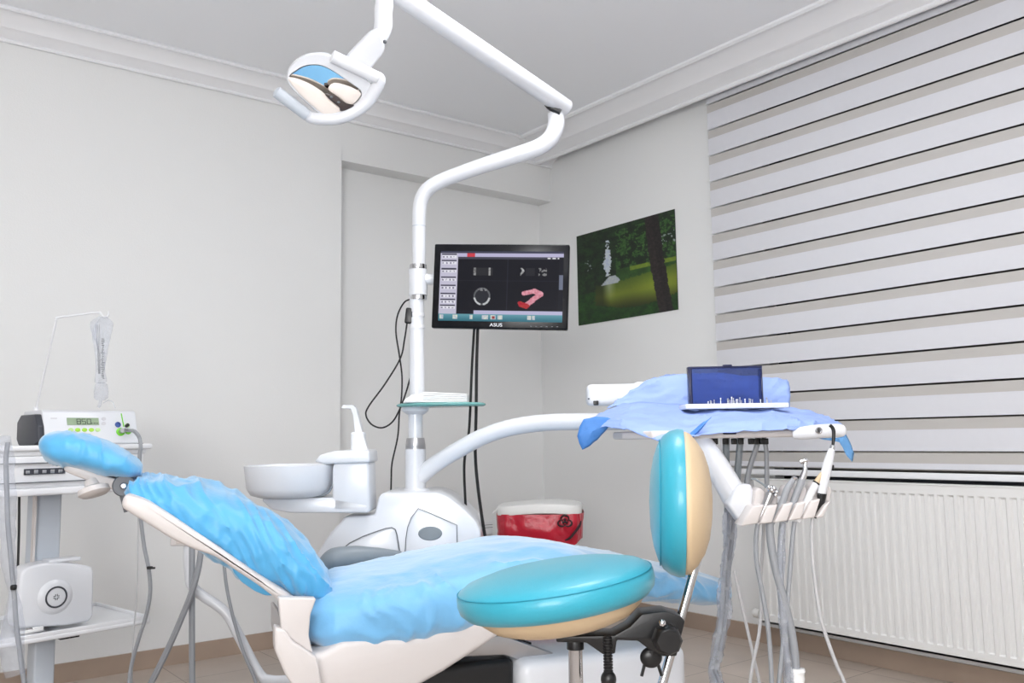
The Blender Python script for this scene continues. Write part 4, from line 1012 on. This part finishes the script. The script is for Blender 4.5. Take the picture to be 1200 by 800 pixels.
# supply hoses under the tray
for lab, pts, r, m in [
    ('thin dark hose slanting down from the tray by the stool backrest', [(833, 512), (838, 528), (845, 546), (850, 560)], .0055, 'midgrey'),
    ('thick grey hose hanging straight under the tray, left of two', [(851, 512), (851, 535), (851, 560), (853, 600)], .0095, 'greyp'),
    ('thick grey hose hanging straight under the tray, right of two', [(868, 512), (866, 535), (864, 560), (862, 600)], .0095, 'greyp'),
    ('grey hose curving down and left under the tray', [(888, 512), (887, 522), (881, 540), (876, 560), (872, 600)], .0075, 'greyhose'),
    ('thin grey hose hanging at the right under the tray', [(895, 512), (898, 528), (898.5, 548), (898.5, 590)], .0065, 'greyhose')]:
    cable('supply_hose', lab, 'hose', GL(pts, 2.42), r, m, 'hoses under the tray')
bp = GL([(857, 598), (856, 625), (852, 660), (849, 700), (846, 735), (840, 768), (836, 785), (842, 805), (850, 860), (852, 955)], 2.38)
fr = at_origin(bp); t = thing('hose_bundle', 'grey hose bundle in a crumpled clear plastic sleeve beside the stool backrest', 'hose', fr)
bm = new(); P5 = [fr.l(p) for p in bp]; tube(bm, [p+Vector((-.005, 0, 0)) for p in P5], .006, 10, 6); tube(bm, [p+Vector((.007, .004, 0)) for p in P5], .005, 10, 6); part('hose', bm, 'greyhose', t)
bm = new(); tube(bm, P5, [.015, .017, .016, .017, .016, .014, .018, .020, .020], 18, 10); crumple(bm, .008, (26, 26, 12), 6); crumple(bm, .004, (60, 60, 40), 9, True); part('clear_sleeve', bm, 'filmgrey', t, 'crumpled clear plastic sleeve')
cable('white_hose', 'thin white hose slanting down right from the plastic-wrapped bundle', 'hose', GL([(861, 668), (865, 690), (873, 725), (881, 760), (890, 800), (903, 860), (918, 955)], 2.36), .0042, 'whitehose', 'white hoses below the tray')
cable('white_hose', 'thin white hose curving down left below the handpiece holder', 'hose', GL([(895, 610), (894, 640), (891.5, 680), (892, 712), (889, 745), (881, 785), (877, 830), (870, 970)], 2.28), .0044, 'whitehose', 'white hoses below the tray')

# ------------------------------------------------------------------ trolley with equipment
KA = math.atan2(.75, .66)
KF = Frame(-1.215, 3.0, 0, KA)
W = .62; DP = .40
cart = thing('equipment_trolley', 'white equipment trolley standing behind the headrest', 'trolley', KF)
bm = new(); box(bm, (-W/2, DP/2, .990), (W, DP, .018), .006); box(bm, (-W/2, DP/2, .974), (W-.03, DP-.03, .016), .003); part('top_plate', bm, 'whitem', cart)
bm = new(); box(bm, (-W/2, DP/2, .917), (W-.045, DP-.03, .098), .006); dw = part('drawer_unit', bm, 'whitem', cart)
bm = new(); box(bm, (-W/2-.02, .010, .945), (W-.12, .016, .002)); box(bm, (-W/2-.03, .010, .886), (W-.20, .016, .0025)); part('drawer_gap', bm, 'midgrey', dw)
a, b = KF.on(30, 553, 0), KF.on(78, 553, 0)
bm = new(); box(bm, ((a.x+b.x)/2, .016, a.z), (b.x-a.x, .012, .018)); part('handle_slot', bm, 'darkgrey', dw, 'dark recessed pull slot')
bm = new()
for i in range(5): box(bm, (a.x+(b.x-a.x)*(i+.4)/5, .011, a.z-.001), (.012, .006, .010+.002*(i % 2)), .001)
part('slot_content', bm, 'steel', dw)
bm = new(); box(bm, (-W/2, DP/2, .857), (W+.0, DP, .024), .007); part('tray_slab', bm, 'whitem', cart)
q = KF.on(55, 630, .14); bm = new(); box(bm, (q.x, .17, .64), (.085, .06, .43), .006); part('upper_column', bm, 'palegrey', cart, 'pale grey upper column')
bm = new(); box(bm, (q.x-.045, .13, .64), (.006, .02, .43)); part('column_edge', bm, 'offwhite', cart)
bm = new(); box(bm, (-W/2, DP/2, .414), (W+.02, DP, .016), .006)
for s in (0, 1): box(bm, (-W/2, .006+s*(DP-.012), .426), (W, .008, .014), .003)
for s in (0, 1): box(bm, (.004-s*(W+.008), DP/2, .426), (.008, DP, .014), .003)
part('lower_shelf', bm, 'whitem', cart)
q2 = KF.on(51, 775, .10); bm = new(); box(bm, (q2.x, .12, .21), (.062, .06, .39), .006); part('lower_column', bm, 'palegrey', cart)
bm = new(); box(bm, (q2.x+.055, .06, .399), (.06, .03, .012), .002); part('clip', bm, 'black', cart)
bm = new()
for yy in (.05, .35): box(bm, (-W/2, yy, .05), (W, .05, .04), .01)
box(bm, (q2.x, .2, .05), (.06, .35, .035), .006); part('base_bar', bm, 'palegrey', cart)
for x in (-.05, -W+.05):
    for yy in (.05, .35):
        bm = new(); lathe(bm, [(0, -.012), (.012, -.012), (.016, -.008), (.016, .008), (.012, .012), (0, .012)], (x, yy, .016), 18, (0, 1, 0)); part('caster', bm, 'darkgrey', cart)
# surgical motor console
xa, xb = KF.on(53, 517, .05).x, KF.on(163, 517, .05).x
om = KF.g(((xa+xb)/2, .05, 1.0)); ZM = .999
VF = Frame(om.x, om.y, ZM, KA); wv = xb-xa
dev = thing('surgical_motor', 'white surgical motor console reading 850 on the trolley behind the headrest', 'motor console', VF)
hv = .112; sl = .30
SP = [(sl*.006, .006), (sl*hv*.15, 0), (.17, 0), (.19, .01), (.19, hv-.012), (.18, hv), (sl*hv+.008, hv), (sl*(hv-.006), hv-.006)]
bm = new(); prism(bm, [(-wv/2, y, z) for y, z in SP], (wv, 0, 0), .004); part('housing', bm, 'white', dev)
bm = new(); prism(bm, [(-wv/2-.02, y+.004, z) for y, z in [(0, .012), (.03, -.0), (.16, 0), (.18, .02), (.18, .075), (.15, .098), (.035, .098), (.01, .06)]], (.021, 0, 0), .004); part('side_grip', bm, 'darkgrey', dev, 'black end piece')
bm = new(); box(bm, (.06, .06, -.0), (wv*.8, .06, .004)); part('shadow_foot', bm, 'black', dev)
nrm = Vector((0, -hv, sl*hv)).normalized(); upv = Vector((0, sl*hv, hv)).normalized()
def PN(px, py):           # panel coordinates (along, up) under a sight line
    a = VF.l(G(px, py, 1)); b = VF.l(G(px, py, 2)); v = b-a; t = -a.dot(nrm)/v.dot(nrm); p = a+v*t; return p.x, p.dot(upv)
def PV(s, t, h=0): return Vector((s, 0, 0)) + upv*t + nrm*h
Rp = Matrix((Vector((1, 0, 0)), upv, nrm)).transposed()
def pbox(bm, s, t, w, h, th=.002, off=.001, bev=0): box(bm, PV(s, t, off), (w, h, th), bev, Rp)
s0_, t0_ = PN(78, 489.5); s1_, t1_ = PN(116, 498)
bm = new(); pbox(bm, (s0_+s1_)/2, (t0_+t1_)/2, s1_-s0_, abs(t0_-t1_), .002, .0008); dsp = part('display', bm, 'lcd', dev, 'green display')
SEG = {'8': 'abcdefg', '5': 'afgcd', '0': 'abcdef'}
bm = new(); hgt = .0165
for ch, px in (('8', 92), ('5', 98), ('0', 104)):
    cx_, cy_ = PN(px, 494); w2, h2 = .0058, hgt/2
    for g_ in SEG[ch]:
        dx, dy, ww, hh = {'a': (0, h2, 2*w2, .0018), 'd': (0, -h2, 2*w2, .0018), 'g': (0, 0, 2*w2, .0018), 'f': (-w2, h2/2, .0018, h2), 'b': (w2, h2/2, .0018, h2), 'e': (-w2, -h2/2, .0018, h2), 'c': (w2, -h2/2, .0018, h2)}[g_]
        pbox(bm, cx_+dx, cy_+dy, ww, hh, .0006, .0021)
for px in (107.5, 110, 112, 114): cx_, cy_ = PN(px, 496); pbox(bm, cx_, cy_, .003, .0035, .0006, .0021)
part('digit', bm, 'lcdink', dsp)
for i, px in enumerate((83, 91, 99, 107, 114.5)):
    cx_, cy_ = PN(px, 503.6); bm = new(); lathe(bm, [(0, 0), (.0085, 0), (.0085, .0018), (.006, .0025), (0, .0025)], PV(cx_, cy_), 20, nrm, sy=.75); part('key', bm, 'limepale' if i in (0, 4) else 'lime', dev)
for py in (490.6, 496):
    cx_, cy_ = PN(121.5, py); bm = new(); lathe(bm, [(0, 0), (.0075, 0), (.0075, .0012), (0, .0012)], PV(cx_, cy_), 20, nrm, sy=.8); part('key', bm, 'keygrey', dev)
cx_, cy_ = PN(63, 490); bm = new(); pbox(bm, cx_, cy_, .02, .004, .0006, .0006); part('faint_mark', bm, 'keygrey', dev)
def port(px, py, r, m, lab, rr=.5):
    cx_, cy_ = PN(px, py); bm = new(); lathe(bm, [(0, 0), (r, 0), (r, .003), (r*rr, .004), (r*rr, .0015), (0, .0015)], PV(cx_, cy_), 24, nrm); return part('port', bm, m, dev, lab)
port(138, 497.5, .0095, 'blueport', 'blue ring port', .6); port(141, 506, .014, 'green', 'green socket', .55); port(150, 505.5, .010, 'green', 'green socket', .6); port(149, 498.5, .008, 'limepale', 'pale green port')
a = PN(142, 484.5); b = PN(145, 500); bm = new(); tube(bm, [PV(*a, .0008), PV(*b, .0008)], .002, 8, 0); part('stripe', bm, 'green', dev, 'green stripe')
bm = new(); c1 = PN(141, 506); c2 = PN(150, 505.5); tube(bm, [PV(*c1, .002), PV(*c1, .018)], .008, 14, 0); tube(bm, [PV(c1[0]+.004, c1[1]+.002, .016), PV(c2[0], c2[1], .012)], .006, 12, 0); part('plug', bm, 'steel', dev, 'metal plug')
bm = new(); tube(bm, [PV(*PN(148, 499), .001), PV(*PN(148, 499), .012)], .006, 12, 0); part('plug', bm, 'black', dev, 'black plug')
cp = [VF.g(PV(c2[0], c2[1], .014))] + GL([(158, 505.5, 2.80), (163.5, 513, 2.79), (165, 524, 2.78), (164, 531, 2.78), (163, 550, 2.78), (162, 575, 2.8), (165, 609, 2.82), (169, 640, 2.83), (174.5, 668, 2.83), (176, 694, 2.83), (171, 722, 2.83), (162, 750, 2.83), (153, 785, 2.83), (150, 830, 2.83), (152, 880, 2.85)])
cable('motor_cable', 'grey cable falling from the motor console past the trolley to the floor', 'cable', cp, .006, 'greyhose')
q = G(175.5, 665, 2.82); fr = Frame(*q); bm = new(); box(bm, (0, 0, 0), (.016, .012, .009), .002); box(bm, (.012, 0, -.001), (.010, .005, .006), .001); single('cable_clip', 'small black clip on the grey cable beside the trolley', 'clip', bm, 'black', fr)
cable('white_cable', 'thin white cord hanging beside the grey cable by the trolley', 'cord', GL([(162, 590), (161.5, 640), (160, 700), (157, 735), (155, 770), (155, 830), (156, 885)], 2.86), .0022, 'whitehose')
# drip hanger
h0 = VF.g((-wv/2+.012, .12, hv)); hg_ = [h0] + GL([(60, 425, 2.76), (66, 374, 2.77), (67.5, 372, 2.775), (90, 369, 2.82), (114, 366, 2.86), (118, 366.5, 2.865), (120, 370, 2.866), (123, 372, 2.867), (126.5, 370, 2.866), (127.5, 364.5, 2.866)])
hf = Frame(h0.x, h0.y, h0.z); t = thing('drip_hanger', 'white bent wire hanger rising from the motor console', 'hanger', hf)
bm = new(); tube(bm, [hf.l(hg_[0]), hf.l(hg_[2])], .0036, 10, 0); tube(bm, [hf.l(p) for p in hg_[2:]], .0034, 10, 5); part('wire', bm, 'whitem', t)
bm = new(); lathe(bm, [(0, 0), (.008, 0), (.008, .012), (0, .012)], (0, 0, 0), 16); part('socket', bm, 'whitem', t)
bd = 2.864; b0 = G(118, 475, bd); bf = Frame(*b0)
bag = thing('saline_bag', 'crumpled empty clear drip bag hanging from the white wire hanger', 'drip bag', bf)
bm = new(); ctr = [(120, 371), (118.5, 378), (117, 390), (118, 405), (118.8, 420), (118.5, 435), (118, 446), (117.5, 449)]
ws = [.010, .026, .024, .017, .014, .014, .017, .012]; rings = []
for (x, y), w in zip(ctr, ws):
    c = bf.at(x, y, bd); rings.append((c.x, c.y, c.z, w))
RR = []
for x, y, z, w in keys(rings, 6):
    r = []
    for j in range(32):
        a = 2*PI*j/32; k = 1+.35*math.sin(3*a+z*30)+.2*math.sin(5*a+z*55)
        r.append(Vector((x+w*k*math.cos(a), y+w*.7*k*math.sin(a), z)))
    RR.append(r)
loft(bm, RR); part('bag', bm, 'film', bag, ang=60)
bm = new(); random.seed(5)
for i in range(26):
    y_ = 397+i*1.85; c = bf.at(120.3+random.uniform(-.4, .5)+(2.2 if y_ > 438 else 0)*(y_-438)/10, y_, bd-.016); box(bm, c, (random.uniform(.004, .011), .0008, .0022))
for i in range(3): tube(bm, [bf.at(112.5+i*2, 380, bd-.017), bf.at(114+i*1.5, 405, bd-.013), bf.at(115.5+i*.8, 438, bd-.012)], .0007, 5, 4)
part('print_mark', bm, 'midgrey', bag, 'dark print on the film')
bm = new(); q = bf.at(118.2, 469, bd); z2 = bf.at(118, 448, bd).z-q.z
lathe(bm, [(0, 0), (.012, .0), (.021, .008), (.022, z2*.5), (.018, z2*.9), (.010, z2), (0, z2)], q, 24); part('drip_chamber', bm, 'film', bag, 'clear drip chamber', ang=60)
bm = new(); tube(bm, [bf.at(118, 469, bd), bf.at(117, 474, bd), bf.at(115, 477, bd)], .005, 10, 4); tube(bm, [bf.at(121, 472, bd), bf.at(127, 469, bd), bf.at(132, 471, bd), bf.at(135, 478, bd)], .0018, 8, 5); part('drip_tube', bm, 'film', bag)
# white unit on the lower shelf
yf = .05
P6 = [KF.on(x, y, yf) for x, y in [(24, 672), (32, 664), (56, 658.5), (88, 660), (109, 664), (110.5, 672), (109.5, 722), (104, 730), (80, 733), (22, 737), (19, 730)]]
zmin = min(p.z for p in P6); dz = .4335-zmin
cx0 = sum(p.x for p in P6)/len(P6); og = KF.g((cx0, yf, .4335)); XF = Frame(og.x, og.y, og.z, KA)
dv = thing('suction_device', 'small white rounded device with a dark ring emblem on the lower trolley shelf', 'device', XF)
ol = [Vector((p.x-cx0, 0, max(0, p.z-.4335))) for p in P6]
bm = new(); prism(bm, ol, (0, .082, 0), .014, 4); part('housing', bm, 'white', dv, ang=50)
e = KF.on(64.5, 699, yf); e = Vector((e.x-cx0, 0, e.z-.4335))
bm = new(); lathe(bm, [(0, -.002), (.055, -.002), (.047, .006), (.036, .010), (0, .010)], e, 40, (0, -1, 0)); part('emblem_boss', bm, 'white', dv, ang=60)
bm = new(); rr = .0305; tube(bm, [e+Vector((rr*math.cos(2*PI*i/48), -.0105, rr*math.sin(2*PI*i/48))) for i in range(49)], .0028, 8, 0, False)
for k in range(4):
    an = PI/4+k*PI/2; d1 = Vector((math.cos(an), 0, math.sin(an)))
    for da in (-.5, .5):
        d2 = Vector((math.cos(an+da), 0, math.sin(an+da))); tube(bm, [e+d1*.004+Vector((0, -.0105, 0)), e+d2*.0095+Vector((0, -.0105, 0))], .0011, 6, 0)
part('emblem', bm, 'darkgrey', dv, 'dark ring and cross emblem')
bm = new(); box(bm, (.02, .041, max(p.z for p in ol)-.002), (.10, .06, .012), .005); part('top_lid', bm, 'white', dv)
bm = new()
for i in range(4): box(bm, (max(p.x for p in ol)+.0, .04, .10+i*.018), (.006, .04, .006), .001)
part('vent_rib', bm, 'whitem', dv)
q = KF.g((KF.on(38, 732, .012).x, .022, .4335)); fr = Frame(q.x, q.y, q.z, KA); bm = new(); box(bm, (0, 0, .006), (.07, .012, .009), .003); box(bm, (.02, 0, .013), (.03, .01, .006), .002); crumple(bm, .002, (60, 60, 60), 1)
single('tissue', 'crumpled white wrapper on the lower trolley shelf before the white device', 'wrapper', bm, 'paper', fr)
# sleeved tubing at the front corner of the trolley
t_pts = GL([(9, 518), (7, 540), (8, 575), (9, 610), (12, 645), (16, 690), (19, 730), (24, 770), (30, 815), (34, 880), (36, 960)], 2.42)
fr = at_origin(t_pts); t = thing('sleeved_tube', 'grey tube in a loose clear sleeve hanging before the trolley', 'tube', fr)
bm = new(); tube(bm, [fr.l(p) for p in t_pts], .0065, 10, 6); part('tube', bm, 'greyhose', t)
bm = new(); q = fr.l(G(16, 688, 2.415)); box(bm, q, (.014, .014, .014), .004); part('clip', bm, 'black', t)
bm = new(); tube(bm, [fr.at(6, 512, 2.42), fr.at(5, 545, 2.42), fr.at(5, 590, 2.42), fr.at(10, 650, 2.42), fr.at(15, 720, 2.42), fr.at(14, 760, 2.42), fr.at(20, 790, 2.42)], [.012, .026, .022, .014, .018, .032, .03], 16, 10); crumple(bm, .012, (14, 14, 9), 5); part('clear_sleeve', bm, 'film', t, 'loose clear plastic sleeve')
cable('black_cable', 'black cable hanging behind the trolley column', 'cable', [KF.g(v) for v in [(KF.on(22, 590, .30).x, .30, .845), (KF.on(22, 630, .30).x, .30, .7), (KF.on(21, 670, .30).x, .30, .5), (KF.on(21, 680, .30).x, .30, .425)]], .004, 'blackcable')

# ------------------------------------------------------------------ waste bin with red bag
BD = 4.35
q = G(633, 588, BD); BN = Frame(q.x, BD, 0, -.10)
bn = thing('waste_bin', 'white bin lined with a red biohazard bag in the alcove corner', 'bin', BN)
zt = q.z; hw_ = (682-583)/2/F*BD/1.03
def rr4(hx, hy, z, e=5, n=56):
    return [Vector((hx*math.copysign(abs(math.cos(2*PI*j/n))**(2/e), math.cos(2*PI*j/n)), hy*math.copysign(abs(math.sin(2*PI*j/n))**(2/e), math.sin(2*PI*j/n)), z)) for j in range(n)]
bm = new(); loft(bm, [rr4(hw_*.78, .12, 0), rr4(hw_*.80, .125, .02), rr4(hw_*.94, .15, zt-.06), rr4(hw_*.94, .15, zt-.03)]); part('bin_body', bm, 'binw', bn)
bm = new(); loft(bm, [rr4(hw_*.96, .16, zt-.050), rr4(hw_*1.0, .17, zt-.045), rr4(hw_*1.01, .172, zt-.016), rr4(hw_*.98, .165, zt-.004), rr4(hw_*.90, .14, zt), rr4(hw_*.4, .06, zt+.004)])
for v in bm.verts: v.co.z += .006*math.sin(v.co.x*14+1.2)
part('lid', bm, 'binw', bn)
bm = new(); R_ = []
for i in range(15):
    t_ = i/14; z = zt-.046-.19*t_
    row = rr4(hw_*(.965-.05*t_)+.012, .168+.008*math.sin(t_*5), z, 5, 140)
    for p in row:
        if p.x > hw_*.45: p.z = zt-.046-(zt-.046-z)*(1-.38*(p.x-hw_*.45)/(hw_*.55))
    R_.append(row)
loft(bm, R_, cap=False); crumple(bm, .010, (16, 16, 5), 3); creases(bm, .008, (14, 14, 4), 8, 7, 1.2, 6); part('bin_bag', bm, 'red', bn, 'red plastic biohazard bag', ang=70)
e = BN.on(662, 611, -.182)
bm = new()
for k in range(3):
    an = PI/2+k*2*PI/3; c = e+Vector((math.cos(an)*.016, 0, math.sin(an)*.014))
    pts_ = [c+Vector((.018*math.cos(an+b_), 0, .0145*math.sin(an+b_))) for b_ in [(-2.35+4.7*i/16) for i in range(17)]]
    tube(bm, pts_, [.0012, .0035, .005, .0035, .0012], 8, 0); tube(bm, [e, c*1.0+Vector((math.cos(an)*-.004, 0, math.sin(an)*-.004))], .005, 8, 0)
tube(bm, [e+Vector((.013*math.cos(2*PI*i/24), 0, .013*math.sin(2*PI*i/24))) for i in range(25)], .0016, 6, 0, False)
part('biohazard_symbol', bm, 'ink', bn, 'dark biohazard symbol printed on the bag')
bm = new(); tube(bm, [BN.on(x, y, -.178) for x, y in [(681, 610), (679, 616), (674, 623), (668, 630), (662, 633)]], [.003, .006, .006, .006, .003], 8, 6); part('bag_hem', bm, 'ink', bn, 'dark printed hem')
bm = new(); tube(bm, [BN.on(x, y, -.12) for x, y in [(583, 596), (580, 599), (578, 601)]], .004, 8, 4); part('lid_tab', bm, 'binw', bn)

# ------------------------------------------------------------------ lights, world, camera
w = bpy.data.worlds.new('night'); sc.world = w; w.use_nodes = True
w.node_tree.nodes['Background'].inputs['Color'].default_value = (.02, .022, .03, 1); w.node_tree.nodes['Background'].inputs['Strength'].default_value = .3
L = bpy.data.lights.new('fill_light', 'AREA'); L.shape = 'RECTANGLE'; L.size = 1.2; L.size_y = 1.2; L.energy = 105; L.color = (1, .99, .985)  # unseen fill light added behind the camera to brighten ceiling and room
lo = bpy.data.objects.new('fill_light', L); COL.objects.link(lo); lo.location = gw((-.5, -1.3, 1.45))
tgt = gw((.0, .35, 2.9)); lo.rotation_euler = (tgt-lo.location).to_track_quat('-Z', 'Y').to_euler()

cam = bpy.data.cameras.new('camera'); cam.sensor_width = 36; cam.lens = F*36/1200; cam.clip_start = .05
co = bpy.data.objects.new('camera', cam); COL.objects.link(co); sc.camera = co
co.matrix_world = Matrix.Translation(CAM) @ RM.to_4x4()
sc.view_settings.view_transform = 'Standard'; sc.view_settings.look = 'None'; sc.view_settings.exposure = -.08; sc.view_settings.gamma = 1
sc.view_settings.use_curve_mapping = False
